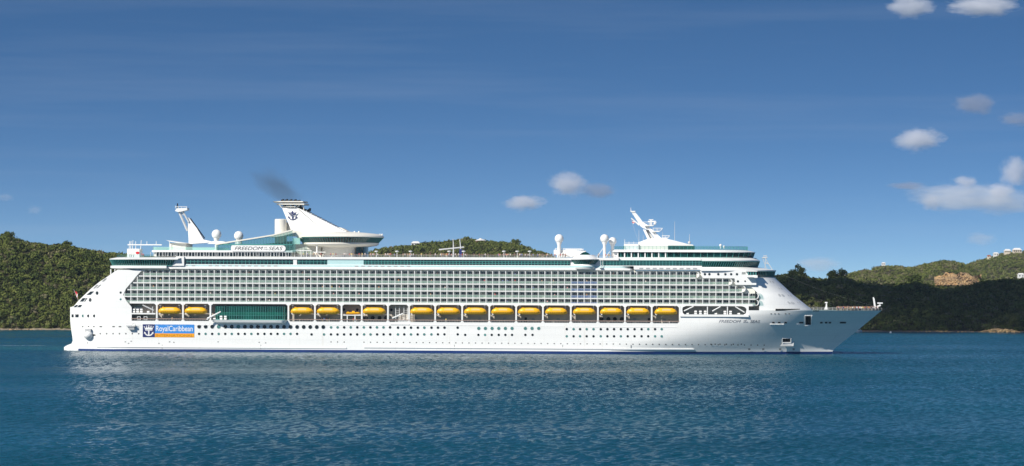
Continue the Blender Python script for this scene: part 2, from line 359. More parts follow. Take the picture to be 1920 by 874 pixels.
def forest(name, hill, p0, p1, d0, d1, spacing, rmin, rmax, nq, seed, leaf=.34, skip=None, tint=(.45, .22)):
    r = np.random.default_rng(seed); area = (p1 - p0) / F * (d0 + d1) / 2 * (d1 - d0); n = int(area / spacing ** 2)
    DD = np.sqrt(r.uniform(d0 ** 2, d1 ** 2, n)); PX = r.uniform(p0, p1, n)
    x = (PX - CX) / F * DD; z = hill.height(PX, DD); Rr = rmin + (rmax - rmin) * r.random(n) ** 2.0
    zc = z + Rr * .75
    keep = np.ones(n, bool)
    if skip is not None:
        a, b = hill.proj(x, DD, zc); keep = ~skip(a, b)
    ti = tint[0] + tint[1] * r.normal(size=n) + .16 * vnoise(x * .035, DD * .035, seed + 1, 3)
    C = np.stack([x, DD, zc], -1)[keep]
    me = leaf_mesh(name, C, Rr[keep], np.clip(ti[keep], 0, 1), nq, leaf, seed + 2, .85)
    o = bpy.data.objects.new(name, me); COL.objects.link(o); tag(o, kind='stuff'); return o
H_left = Hill('hill', [(-800, 470), (-520, 432), (-260, 420), (-100, 428), (0, 436.5), (20, 439), (38, 446), (60, 452), (90, 456), (125, 455), (145, 461), (165, 465), (205, 468), (240, 472), (330, 480), (450, 494), (600, 520), (760, 560), (820, 590)], 1446, 1610, 1820, 5.6, 3)
H_right = Hill('hill', [(1130, 606), (1220, 585), (1320, 555), (1400, 526), (1440, 514), (1458, 511), (1475, 508.5), (1490, 507), (1506, 509), (1522, 517), (1545, 518.5), (1566, 513.5), (1585, 515), (1600, 521), (1620, 524), (1650, 527), (1680, 528), (1700, 525), (1713, 521), (1730, 524), (1760, 533), (1800, 532.5), (1830, 526), (1850, 521), (1880, 519), (1920, 517), (2020, 514), (2120, 512), (2300, 517), (2480, 530), (2700, 560)], 1490, 1690, 1950, 6.0, 11)
H_mid = Hill('hill', [(540, 525), (620, 497), (680, 476), (700, 466), (716, 461), (740, 459.5), (765, 458), (790, 453), (830, 450.5), (855, 447), (880, 446), (905, 447), (920, 449), (950, 450.5), (970, 454), (1000, 463), (1035, 475), (1110, 505)], 2050, 2220, 2450, 5.4, 21)
H_far = Hill('hill', [(1470, 545), (1540, 528), (1565, 521), (1580, 516), (1600, 509), (1625, 503), (1650, 497), (1675, 496.5), (1700, 499), (1715, 499), (1735, 493), (1755, 489), (1775, 486), (1795, 488), (1810, 494), (1825, 503), (1840, 515), (1862, 532), (1900, 548), (1960, 560)], 2550, 2820, 3080, 5.6, 31, 1.2)
H_far2 = Hill('hill', [(1700, 548), (1760, 520), (1790, 504), (1810, 495.5), (1830, 489), (1850, 483), (1865, 478), (1880, 473.5), (1900, 470), (1920, 469.5), (2000, 465), (2120, 462), (2280, 470), (2450, 492), (2650, 530)], 3200, 3540, 3900, 6.4, 41, 1.6)
forest('hillside_woods', H_left, -420, 700, 1445, 1660, 2.6, 1.1, 2.9, 64, 101, .30, tint=(.54, .27))
forest('hillside_woods', H_left, -420, 700, 1444, 1490, 2.0, .7, 1.5, 40, 111, .36, tint=(.5, .25))
forest('hillside_woods', H_right, 1190, 2420, 1489, 1740, 2.9, 1.2, 3.1, 56, 102, .31, tint=(.52, .30))
forest('hillside_woods', H_mid, 570, 1090, 2070, 2265, 3.0, 1.2, 2.9, 46, 103, tint=(.62, .18))
clf = lambda a, b: (b > 511.5 + 14 * np.abs((a - 1752) / 88 - .5) ** 1.2 + 2.2 * np.sin((a - 1752) / 88 * 17)) & (a > 1754) & (a < 1836)
bare = lambda a, b: clf(a, b) | ((np.abs(a - 1632) < 6) & (np.abs(b - 506.5) < 2.2)) | ((np.abs(a - 1745) < 14) & (np.abs(b - 524) < 3))
forest('hillside_woods', H_far, 1500, 1930, 2560, 2860, 3.7, 1.4, 3.2, 40, 104, skip=bare, tint=(.74, .20))
forest('hillside_woods', H_far2, 1770, 2400, 3210, 3590, 4.4, 1.6, 3.6, 36, 105, tint=(.72, .20))
# bare ochre cliff in the far hill
def depth_at(hill, px, py):
    ds = np.linspace(hill.D0, hill.D1 * 1.03, 500); z = hill.height(np.full(500, float(px)), ds)
    yy = HY + (CAMH - z) / ds * F + (px - CX) * math.tan(ROLL); i = np.argmax(yy <= py)
    return float(ds[i])
cv = []; nx_, ny_ = 60, 18; rc = np.random.default_rng(5)
for j in range(ny_):
    for i in range(nx_):
        u, v_ = i / (nx_ - 1), j / (ny_ - 1); px = 1752 + 88 * u; topy = 511 + 14 * abs(u - .5) ** 1.2 + 2.2 * math.sin(u * 17) + 1.4 * math.sin(u * 41 + 1); py = topy + (535 - topy) * v_
        d = depth_at(H_far, px, py + 1.5) - 4 - 10 * math.sin(math.pi * u) * (1 - v_) - 13 * abs(math.sin(u * 9.5 + .8 * math.sin(v_ * 3))) * (.4 + .6 * v_) + rc.uniform(-4, 4); q = W(px, py, d); cv.append(tuple(q))
b = MB(); b.add(cv, [(j * nx_ + i, j * nx_ + i + 1, (j + 1) * nx_ + i + 1, (j + 1) * nx_ + i) for j in range(ny_ - 1) for i in range(nx_ - 1)])
tag(b.build('cliff', M['rock']), kind='structure')
# narrow shores
def shore(p0, p1, D, dz, seed, m_, w=5):
    n = int((p1 - p0) / 4); r = np.random.default_rng(seed); b = MB(); rows_ = [[], [], [], []]
    for i in range(n + 1):
        px = p0 + (p1 - p0) * i / n; jj = 1.6 * math.sin(i * .31 + seed) + r.uniform(-.8, .8)
        for k, (dd, z) in enumerate(((-7 + jj, -.3), (-3 + jj, .18), (1 + jj, dz * r.uniform(.6, 1.2)), (w, dz * 1.4))):
            d = D + dd; rows_[k].append(((px - CX) / F * d, d, z))
    b.loft(rows_, closed=False, cap0=False, cap1=False); return tag(b.build('beach', m_), kind='structure')
shore(-300, 800, 1442, .75, 1, mat('pale_shore_sand', (0.34, 0.28, 0.19), 0.9, 0.2, 0.45, 0.25, 0.4, col2=(0.16, 0.13, 0.10))); shore(1140, 2140, 1486, .6, 2, M['sand'])
def boulders(p0, p1, D, hmax, n, seed):
    r = np.random.default_rng(seed); b = MB()
    for _ in range(n):
        u = r.random(); px = p0 + (p1 - p0) * u; d = D + r.uniform(-4, 5); s_ = hmax * (.35 + .65 * math.sin(math.pi * u)) * r.uniform(.35, 1.0)
        c = Vector(((px - CX) / F * d, d, s_ * .35)); bm = bmesh.new(); bmesh.ops.create_icosphere(bm, subdivisions=2, radius=1.0)
        for v in bm.verts: v.co = Vector((v.co.x * s_ * 1.3, v.co.y * s_, v.co.z * s_ * .85)) * (1 + r.uniform(-.3, .3))
        bm.verts.index_update(); b.add([tuple(v.co + c) for v in bm.verts], [[v.index for v in f.verts] for f in bm.faces]); bm.free()
    return tag(b.build('shore_rocks', M['rock']), kind='stuff')
boulders(1838, 1912, 1482, 1.9, 150, 8); boulders(1700, 1840, 1482, .8, 40, 9); boulders(-60, 128, 1439, .6, 60, 10)
# ------------------------------------------------------------------ water
def uneven(lo, a, b, hi, st, grow):
    c = list(np.arange(a, b + st * .5, st)); s_, x = st, c[-1]
    while x < hi: s_ *= grow; x += s_; c.append(x)
    s_, x = st, c[0]; l = []
    while x > lo: s_ *= grow; x -= s_; l.append(x)
    return np.array(l[::-1] + c)
gx = uneven(-26000, -275, 290, 26000, .62, 1.35); gy = uneven(-3000, 360, 1495, 40000, .95, 1.35)
GX, GY = np.meshgrid(gx, gy); rw = np.random.default_rng(77); H = np.zeros_like(GX); win = R(250)
gust = np.clip(.90 + .62 * vnoise(GX * .006, GY * .03, 50, 4), .45, 1.45)
for i in range(46):
    lam = 1.3 * (1.75 ** (i / 45)); a = win + rw.normal() * .6; k = 2 * np.pi / lam
    H += .016 * lam ** .95 * np.sin(k * (GX * np.cos(a) + GY * np.sin(a)) + rw.uniform(0, 6.28) + .7 * np.sin(GX * .05 + i) + .6 * np.sin(GY * .045 + 2 * i))
fade = np.clip((300 - np.abs(GX)) / 12, 0, 1) * np.clip((GY - 355) / 12, 0, 1) * np.clip((1500 - GY) / 20, 0, 1)
H *= gust * fade * .52
V = np.stack([GX, GY, H], -1).reshape(-1, 3).astype(np.float32); ny_, nx_ = GX.shape
idx = np.arange(ny_ * nx_, dtype=np.int32).reshape(ny_, nx_); q = np.stack([idx[:-1, :-1], idx[:-1, 1:], idx[1:, 1:], idx[1:, :-1]], -1).reshape(-1)
me = bpy.data.meshes.new('water'); me.vertices.add(len(V)); me.vertices.foreach_set('co', V.ravel()); nf = len(q) // 4
me.loops.add(len(q)); me.loops.foreach_set('vertex_index', q); me.polygons.add(nf); me.polygons.foreach_set('loop_start', np.arange(0, len(q), 4, dtype=np.int32))
me.update(calc_edges=True); me.polygons.foreach_set('use_smooth', np.ones(nf, bool))
wm = bpy.data.materials.new('sea_water'); wm.use_nodes = True; nt = wm.node_tree; pb = nt.nodes['Principled BSDF']
pb.inputs['Roughness'].default_value = 0.12; pb.inputs['IOR'].default_value = 1.333
tcn = nt.nodes.new('ShaderNodeTexCoord')
def nnoise(scale, stretch, detail, rough=.55):
    m_ = nt.nodes.new('ShaderNodeMapping'); m_.inputs['Scale'].default_value = stretch; n_ = nt.nodes.new('ShaderNodeTexNoise'); n_.inputs['Scale'].default_value = scale; n_.inputs['Detail'].default_value = detail; n_.inputs['Roughness'].default_value = rough
    nt.links.new(tcn.outputs['Object'], m_.inputs[0]); nt.links.new(m_.outputs[0], n_.inputs['Vector']); return n_
def mrange(src, a, b, c, d):
    m_ = nt.nodes.new('ShaderNodeMapRange'); m_.inputs['From Min'].default_value = a; m_.inputs['From Max'].default_value = b; m_.inputs['To Min'].default_value = c; m_.inputs['To Max'].default_value = d; nt.links.new(src, m_.inputs['Value']); return m_
def mixc(fac, c1, c2):
    m_ = nt.nodes.new('ShaderNodeMixRGB'); nt.links.new(fac, m_.inputs['Fac'])
    for i, c in (('Color1', c1), ('Color2', c2)):
        if isinstance(c, tuple): m_.inputs[i].default_value = (*c, 1)
        else: nt.links.new(c, m_.inputs[i])
    return m_
n1 = nnoise(.012, (1, .45, 1), 4); base = mixc(mrange(n1.outputs['Fac'], .35, .65, 0, 1).outputs[0], (0.002, 0.066, 0.106), (0.004, 0.090, 0.136))
# churned turquoise water of the wake behind the stern, with a thin line of foam
sep = nt.nodes.new('ShaderNodeSeparateXYZ'); nt.links.new(tcn.outputs['Object'], sep.inputs[0])
def mth(op, a, b=None):
    m_ = nt.nodes.new('ShaderNodeMath'); m_.operation = op
    for i, v in enumerate((a, b)):
        if v is None: continue
        if isinstance(v, (int, float)): m_.inputs[i].default_value = v
        else: nt.links.new(v, m_.inputs[i])
    return m_.outputs[0]
wk_n = nnoise(.03, (1, .35, 1), 4)
dy = mth('ADD', mth('SUBTRACT', sep.outputs['Y'], 1052.0), mth('MULTIPLY', mth('SUBTRACT', wk_n.outputs['Fac'], .5), 26.0))
wk = mth('MULTIPLY', mth('SUBTRACT', 1.0, mrange(mth('ABSOLUTE', dy), 12.0, 42.0, 0, 1).outputs[0]), mrange(sep.outputs['X'], -172.0, -190.0, 0, 1).outputs[0])
base = mixc(mth('MULTIPLY', wk, .55), base.outputs[0], (0.030, 0.150, 0.165))
fl_ = mth('MULTIPLY', mth('SUBTRACT', 1.0, mrange(mth('ABSOLUTE', mth('SUBTRACT', dy, 42.0)), .5, 4.0, 0, 1).outputs[0]), mrange(sep.outputs['X'], -210.0, -214.0, 0, 1).outputs[0])
base = mixc(mth('MULTIPLY', fl_, .5), base.outputs[0], (0.5, 0.58, 0.6))
nt.links.new(base.outputs[0], pb.inputs['Base Color'])
gu = nnoise(.018, (.35, 1.0, 1), 4, .6); gm = mrange(gu.outputs['Fac'], .36, .66, .42, .95); rg = mrange(gu.outputs['Fac'], .36, .66, .08, .20); nt.links.new(rg.outputs[0], pb.inputs['Roughness'])
hb1 = nnoise(1.9, (.75, 1, 1), 5, .62); bp = nt.nodes.new('ShaderNodeBump'); bp.inputs['Strength'].default_value = 1.0; bp.inputs['Distance'].default_value = .8
nt.links.new(hb1.outputs['Fac'], bp.inputs['Height']); nt.links.new(gm.outputs[0], bp.inputs['Strength']); nt.links.new(bp.outputs[0], pb.inputs['Normal'])
me.materials.append(wm); wo_ = bpy.data.objects.new('water', me); COL.objects.link(wo_); tag(wo_, kind='structure')
# ------------------------------------------------------------------ the cruise ship
ship = empty('cruise_ship', ROOT, YAW)
tag(ship, 'huge white cruise ship with rows of balconies and yellow lifeboats lying broadside in the bay', 'cruise ship')
S = lambda mb, name, mats, smooth=None, parent=None: mb.build(name, mats, parent or ship, smooth)

# ---- hull
ZD = P(1600, 582.3, -8)[1]                         # bow deck
Z604, Z590, Z577 = Z(604), P(1340, 591, -19.3)[1], Z(577, 190)
def stem(z):
    pts = [(Z(690), 1552), (0, 1559), (P(1564, 654.5, 0)[1], 1564), (P(1604, 623, 0)[1], 1604), (ZD, 1653.5)]
    for (a, b), (c, d) in zip(pts, pts[1:]):
        if z <= c or c == pts[-1][0]: return X(b + (d - b) * (z - a) / (c - a), 0)
def sternx(z):
    pts = [(-9, 119), (0.0, 120.5), (1.3, 120), (2.0, 124), (3.0, 136), (4.5, 139), (6.4, 137), (9, 135), (12, 133), (40, 132)]
    for (a, b), (c, d) in zip(pts, pts[1:]):
        if z <= c: return X(b + (d - b) * (z - a) / (c - a), -13)
XB = X(262)
def hb(x, z):
    u = max(0, min(1, z / ZD)); xe = stem(z); xa = X(1112 + 305 * u); p = 1.52 + 0.75 * u
    if x > xa: return 19.3 * max(0.0, 1 - ((x - xa) / (xe - xa)) ** p)
    xs = X(132, -13)
    if x < XB: return 19.3 - 5.3 * min(1.25, (XB - x) / (XB - xs)) ** 2.4
    return 19.3
zl = [-4.0, 0.0, 0.8, 1.3, 1.75, 2.3, 3.0, 4.2, 6, 8, 10, Z604, 13.6, Z590, (Z590 + ZD) / 2, ZD]
fixed = [X(p) for p in (247, 400, 560, 720, 880, 1000, 1060, 1100)] + [X(1100 + (1275 - 1100) * i / 12) for i in range(1, 13)] + [X(1275 + (1404 - 1275) * i / 10) for i in range(1, 11)]
XBS = X(247)
NS, NB = 14, 34
h = MB(); grid = []
for z in zl:
    xs, xe = sternx(z), stem(z)
    st = [xs + (XBS - xs) * (i / NS) for i in range(NS)] + fixed + [fixed[-1] + (xe - fixed[-1]) * (i / NB) ** 0.9 for i in range(1, NB + 1)]
    grid.append([(x, -hb(x, z) if z > -3 else -hb(x, 0) * 0.97, z) for x in st])
ncol = len(grid[0]); i1275 = NS + 7 + 12; i1404 = i1275 + 10
for sgn in (1, -1):
    o = len(h.v)
    for row in grid: h.v += [(x, y * sgn, z) for x, y, z in row]
    for j in range(len(zl) - 1):
        for i in range(ncol - 1):
            if zl[j] >= Z604 - .01 and not (i >= i1275 or i < NS): continue
            if zl[j] >= Z590 - .01 and not (i >= i1404 or i < NS): continue
            a = o + j * ncol + i
            h.f.append([a, a + 1, a + ncol + 1, a + ncol] if sgn > 0 else [a, a + ncol, a + ncol + 1, a + 1]); h.m.append(0)
for j in range(len(zl) - 1):                       # transom
    a = j * ncol; b = len(zl) * ncol + j * ncol
    h.f.append([a, a + ncol, b + ncol, b]); h.m.append(0)
def cap(i0, i1, j, z=None):
    row = grid[j][i0:i1 + 1]; zz = zl[j] if z is None else z
    h.add([(x, y, zz) for x, y, _ in row] + [(x, -y, zz) for x, y, _ in reversed(row)], [tuple(range(2 * len(row)))], 1)
cap(NS, i1275, zl.index(Z604), Z604 - 0.02); cap(i1275, i1404, zl.index(Z590), Z590 - 0.02); cap(i1404, ncol - 1, len(zl) - 1, ZD - 0.02); cap(0, NS, len(zl) - 1, ZD - 0.02)
hull = S(h, 'hull', [M['hull'], M['deck']], 65)
# boot stripe: follows the hull 4 cm proud
b = MB()
for sgn in (1, -1):
    rows = []
    for z in (-0.6, 0.5, 1.05):
        xs, xe = X(150, -13), stem(z)
        st = [xs + (XBS - xs) * (i / NS) for i in range(NS)] + fixed + [fixed[-1] + (xe - fixed[-1]) * (i / NB) ** 0.9 for i in range(1, NB + 1)]
        rows.append([(x + (0.05 if i > ncol - 3 else 0), -sgn * (hb(x, z) + 0.05), z if z < .7 else z - 0.2 * max(0, min(1, (X(300) - x) / 20))) for i, x in enumerate(st)])
    b.loft(rows, closed=False, cap0=False, cap1=False)
S(b, 'boot_stripe', M['boot'], 35, hull)
# rubbing strakes and hull seams
b = MB()
def strake(px0, px1, py, dz, dy, mb):
    z = P((px0 + px1) / 2, py, -19.3)[1]; n = max(1, int((px1 - px0) / 30))
    xs_ = [X(px0 + (px1 - px0) * i / n) for i in range(n + 1)]
    lo = [[(x, -hb(x, z) + 0.05, z - dz), (x, -hb(x, z) - dy, z - dz * 0.7), (x, -hb(x, z) - dy, z + dz * 0.6), (x, -hb(x, z) + 0.05, z + dz)] for x in xs_]
    mb.loft(lo)
strake(180, 650, 651.2, 0.35, 0.30, b); strake(683, 1300, 652.8, 0.35, 0.30, b); strake(1145, 1302, 655.0, 0.25, 0.35, b)
strake(250, 392, 609.2, 0.10, 0.10, b); strake(546, 1000, 609.8, 0.10, 0.10, b); strake(1010, 1270, 613.0, 0.10, 0.10, b)
strake(198, 246, 609.3, 0.10, 0.10, b); strake(1444, 1471, 608.2, 0.25, 0.25, b); strake(1495, 1509, 608, 0.12, 0.12, b); strake(1524, 1568, 608.2, 0.08, 0.08, b)
S(b, 'rubbing_strake', M['hull'], None, hull)
def on_hull(px, py, off=0.03):
    t = -19.3
    for _ in range(6):
        x, z = P(px, py, t); t = -hb(x, z)
    return x, t - off, z
# little scupper and freeing-port marks
b = MB()
def mark(px, py, w, hh, mi=0):
    x, y, z = on_hull(px, py, 0.0); dx = 0.5
    nyr = (hb(x + dx, z) - hb(x - dx, z)) / (2 * dx)
    b.add([(x - w, y + nyr * w - .04, z - hh), (x + w, y - nyr * w - .04, z - hh), (x + w, y - nyr * w - .04 - (hb(x, z + hh) - hb(x, z - hh)), z + hh), (x - w, y + nyr * w - .04 - (hb(x, z + hh) - hb(x, z - hh)), z + hh)], [(0, 1, 2, 3)], mi)
for p in (155, 166, 176, 188, 190, 212, 214, 224, 226): mark(p, 612.6, .3, .2)
for p in range(188, 266, 12): mark(p, 625.8, .25, .25)
for p in [620.7 + 12.3 * i for i in range(3)] + [682.5 + 12.3 * i for i in range(62)]: mark(p, 641.2 + (p - 620) * .0075, .22, .2)
for p in (1333, 1341, 1350, 1362, 1375, 1390): mark(p, 645.5, .25, .2)
for p in (1446, 1453, 1460, 1473, 1480): mark(p, 588.6, .3, .15)
for p in (1526, 1530, 1534): mark(p, 582.9, .35, .2)
for p in (1450, 1461, 1473, 1501, 1504, 1540, 1549, 1556, 1577, 1580, 1584): mark(p, 605.2, .5, .3)
for p in (1404.8, 1431, 1462.8, 1488): mark(p, 655, .45, .4, 1)
for px, py in ((164, 643), (170, 631), (235, 641), (241, 644), (246, 640), (298, 644), (318, 641), (326, 642), (409, 641), (486, 642), (498, 643)): mark(px, py, .3, .22, 1)
for p in (304, 489, 852, 1055, 1183): mark(p, 650.5, .12, .9, 1)
S(b, 'scupper', [M['dark'], M['grey']], None, hull)['kind'] = 'stuff'
# anchor pockets
for px0, px1, py0, py1, sill in ((1509.5, 1521.5, 592, 610, 1), (1467, 1483, 634.5, 642.5, 3.2)):
    b = MB()
    xa, ya, za = on_hull(px0, py1); xb, yb, zb_ = on_hull(px1, py1); xc, yc, zc = on_hull(px1, py0); xd, yd, zd = on_hull(px0, py0)
    q = [Vector(v) for v in ((xa, ya - .12, za), (xb, yb - .12, zb_), (xc, yc - .12, zc), (xd, yd - .12, zd))]
    b.add(q, [(0, 1, 2, 3)], 0)
    fr = 0.35
    c_ = sum(q, Vector()) / 4
    for i in range(4):
        b.tube(q[i], q[(i + 1) % 4], fr * (1.0 if i in (0, 1) else .4), n=6, mi=1)
    if sill > 2:
        b.add([q[0] + Vector((-1.0, .05, -1.5)), q[1] + Vector((1.0, .05, -1.5)), q[1] + Vector((1.6, .05, 1.6)), q[1], q[0]], [(0, 1, 2, 3, 4)], 2)
    S(b, 'anchor_pocket', [M['dark'], M['hull'], M['lightgrey']], None, hull)
# mooring slot under the bow bulwark
b = MB(); n = 8
for i in range(n):
    p0, p1 = 1454 + 46 * i / n, 1454 + 46 * (i + 1) / n
    y0 = 579.0; y1 = 583.0 - 2.6 * ((i) / n) ** 1.3; y2 = 583.0 - 2.6 * ((i + 1) / n) ** 1.3
    b.add([on_hull(p0, y1, .06), on_hull(p1, y2, .06), on_hull(p1, y0 + .2, .06), on_hull(p0, y0, .06)], [(0, 1, 2, 3)])
S(b, 'mooring_slot', M['dark'], None, hull)
# painted ship name on the bow
xl, yl, zl_ = on_hull(1348, 605); xr = X(1425.7)
x1_, y1_, z1_ = on_hull(1348, 605, .1); x2_, y2_, z2_ = on_hull(1391, 605, .1); x3_, y3_, z3_ = on_hull(1425, 605, .1)
nm = text_mesh('FREEDOM', 1.62, M['slate'], 'name_lettering', hull, (x1_, -19.42, z1_), .3, X(1389) - X(1348), .03, 0)
nm2 = text_mesh('SEAS', 1.62, M['slate'], 'name_lettering', hull, (X(1406.5), -19.42, z1_ - .03), .3, X(1425.5) - X(1406.5), .03, 0)
nm3 = text_mesh('of', .8, M['slate'], 'name_lettering', hull, (X(1394.5), -19.42, z1_ + .75), .3, 1.3, .03)
nm4 = text_mesh('the', .9, M['slate'], 'name_lettering', hull, (X(1394), -19.42, z1_ + .05), .3, 1.9, .03)
for o_ in (nm, nm2, nm3, nm4):
    for v in o_.data.vertices:
        xx = v.co.x + o_.location.x; zz = v.co.z + o_.location.z
        v.co.y += 19.42 - hb(xx, zz) - .05

# ---- company sign on the stern quarter
def emblem(mb, cx, cz, s, y0, y1, mi, thin=False):
    """crown over an anchor"""
    A = lambda pts: mb.prism([(cx + a * s, cz + c * s) for a, c in pts], y0, y1, mi)
    if thin:
        A([(-.20, .30), (-.30, .62), (0, 1.0), (.30, .62), (.20, .30)])
        for g in (-1, 1): A([(g * .50, .26), (g * .72, .26), (g * .98, .86), (g * .66, .62)]); A([(g * .48, .26), (g * .58, .50), (g * .40, .72), (g * .36, .30)])
    else:
        A([(-.74, .25), (-.92, .78), (-.60, .55), (-.46, .92), (-.22, .58), (0, 1.05), (.22, .58), (.46, .92), (.60, .55), (.92, .78), (.74, .25)])
        for a, c in ((-.92, .84), (-.46, .98), (0, 1.10), (.46, .98), (.92, .84)):
            A([(a + .11 * math.cos(i * math.pi / 4), c + .11 * math.sin(i * math.pi / 4)) for i in range(8)])
    A([(-.72, .05), (.72, .05), (.72, .15), (-.72, .15)]); w = .10 if thin else .13
    A([(-w, .05), (-w, -.80), (w, -.80), (w, .05)])
    k0 = .88; k1 = .74 if thin else .66
    out = [(-k0 * math.cos(g), -.32 - .72 * math.sin(g)) for g in [R(12) + R(156) * i / 14 for i in range(15)]]
    inn = [(-k1 * math.cos(g), -.32 - (.56 if thin else .48) * math.sin(g)) for g in [R(18) + R(144) * i / 14 for i in range(15)]]
    for i in range(14): A([out[i], out[i + 1], inn[i + 1], inn[i]])
    A([(-1.0, -.56), (-.90, -.12), (-.55, -.46)]); A([(1.0, -.56), (.55, -.46), (.90, -.12)])
sg = MB()
sx0, sz0 = P(290.5, 625, -19.3); sx1, sz1 = P(364.3, 608.6, -19.3); zbot = P(320, 632.4, -19.3)[1]; snx = P(267.7, 620, -19.3)[0]
sg.box(snx, sx0, -19.40, -19.2, zbot, sz1, 0); sg.box(sx0, sx1, -19.40, -19.2, sz0, sz1, 1); sg.box(sx0, sx1, -19.40, -19.2, zbot, sz0, 2)
sign = S(sg, 'company_sign', [M['navy'], M['skyblue'], M['orange']])
em = MB(); emblem(em, (snx + sx0) / 2, (zbot + sz1) / 2 - .1, 2.05, -19.46, -19.39, 0); em.build('crown_anchor_emblem', M['white'], sign)
text_mesh('RoyalCaribbean', 3.2, M['white'], 'lettering', sign, (sx0 + .45, -19.43, sz0 + .95), 0, sx1 - sx0 - 1.1, .04, .02)
text_mesh('INTERNATIONAL', 1.5, M['rust_orange'], 'lettering', sign, (sx0 + .5, -19.43, zbot + .22), 0, sx1 - sx0 - 1.0, .04, .0)

# ---- portholes
ports = [(373.4 + 12.25 * i, 612.5 + .0035 * i * 12, 3.6) for i in range(20)]
ports += [(x, 613.8, 2.4) for x in [620.7 + 12.28 * i for i in range(10)]] + [(700 + v / 3.361, 614.3, 2.4) for v in (155, 196, 237, 280, 321, 366, 407, 448, 531)]
ports += [(700 + v / 3.361, 615.8, 3.0) for v in (664, 706, 748, 790, 832, 874, 958, 1000, 1042)]
ports += [(1000 + v / 2.731, 617.2, 2.3) for v in (171, 206, 239, 273, 308, 345, 379, 413, 448, 483, 518, 554, 588, 623, 657)]
ports += [(373.2 + 12.25 * i, 626.0, 2.3) for i in range(16)] + [(540 + v / 4.856, 627.0, 2.3) for v in (214, 327, 391, 450, 510, 570, 629, 692, 751, 811, 870, 930, 1000, 1058, 1119, 1180, 1240, 1305, 1365, 1424, 1545)]
ports += [(700 + v / 3.361, 628.0, 2.3) for v in (579, 662, 704, 746, 790, 832, 874, 958, 1003)]
ports += [(1000 + v / 2.731, 630.6, 2.3) for v in (171, 206, 239, 273, 308, 345, 379, 413, 448, 483, 518, 554, 588, 623, 657)]
ports += [(177, 592.4, 2.6), (165.9, 592.4, 2.6), (155.9, 592.4, 2.6), (226.3, 548.7, 2.2), (226.3, 561.3, 2.0)]
mesh_cache = {}
stuffp = MB(); cnt = 0
for i, (px, py, r) in enumerate(sorted(ports, key=lambda q: -q[2])):
    x, y, z = on_hull(px, py, 0.0); rr = r / 4.52; aq = RNG.random() < (.35 if r < 3.4 else .25)
    if px > 880 and r == 3.0: aq = True
    if cnt < 100:
        key = (round(rr, 2), aq)
        if key not in mesh_cache:
            t_ = MB(); t_.disc_y(0, -.06, 0, rr, .12); o_ = S(t_, 'porthole', M['port2'] if aq else M['port1'])
            fr = MB(); k = 18
            ring = lambda rad, yy: [(rad * math.cos(2 * math.pi * q / k), yy, rad * math.sin(2 * math.pi * q / k)) for q in range(k)]
            fr.loft([ring(rr, -.04), ring(rr, -.10), ring(rr * 1.12, -.08), ring(rr * 1.12, 0)], cap0=False, cap1=False)
            fo = fr.build('porthole_rim', M['lightgrey'], o_); mesh_cache[key] = o_
            o_.location = (x, y, z)
        else:
            o_ = copy_tree(mesh_cache[key], ship); o_.location = (x, y, z)
    else: stuffp.disc_y(x, y - .06, z, rr, .12, 14, 1 if aq else 0)
    cnt += 1
S(stuffp, 'small_portholes', [M['port1'], M['port2']])['kind'] = 'stuff'
# stern quarter windows
for px0, px1, py0, py1, sk in ((134.2, 138, 589.5, 595, 0), (141.2, 147.5, 589.5, 595, 0)):
    b = MB(); b.add([on_hull(px0, py1, .08), on_hull(px1, py1, .08), on_hull(px1, py0, .08), on_hull(px0, py0, .08)], [(0, 1, 2, 3)]); S(b, 'stern_window', M['port1'])
# mooring platform and crane on the stern quarter
b = MB(); x, y, z = on_hull(166, 628)
b.ball((x, y - .2, z), 2.1, 14, .9, 0); b.box(x - 1.2, x + 1.3, y - 1.5, y + .5, z + 1.3, z + 2.6, 1); b.tube((x + 1.5, y - .6, z), (x + 4.2, y - .3, z - .1), .35, n=6, mi=2)
S(b, 'stern_mooring_unit', [M['white'], M['lightgrey'], M['dark']], 40)
b = MB(); x, z = P(246, 611, -19.3)
b.box(x - 1.8, x + 2.0, -21.0, -19.3, z - .3, z + .2, 0); b.box(x - .8, x + 1.6, -20.6, -19.3, z - 1.6, z - .5, 1); b.tube((x, -20.5, z), (x + 1.5, -20.8, z + 1.2), .1, n=5, mi=1); b.tube((x + 2, -20.8, z), (x + 2, -20.8, z + 1.1), .08, n=5, mi=1); b.tube((x - 1.8, -20.8, z + 1.), (x + 2, -20.8, z + 1.1), .06, n=5, mi=1)
S(b, 'boarding_platform', [M['lightgrey'], M['steel']])

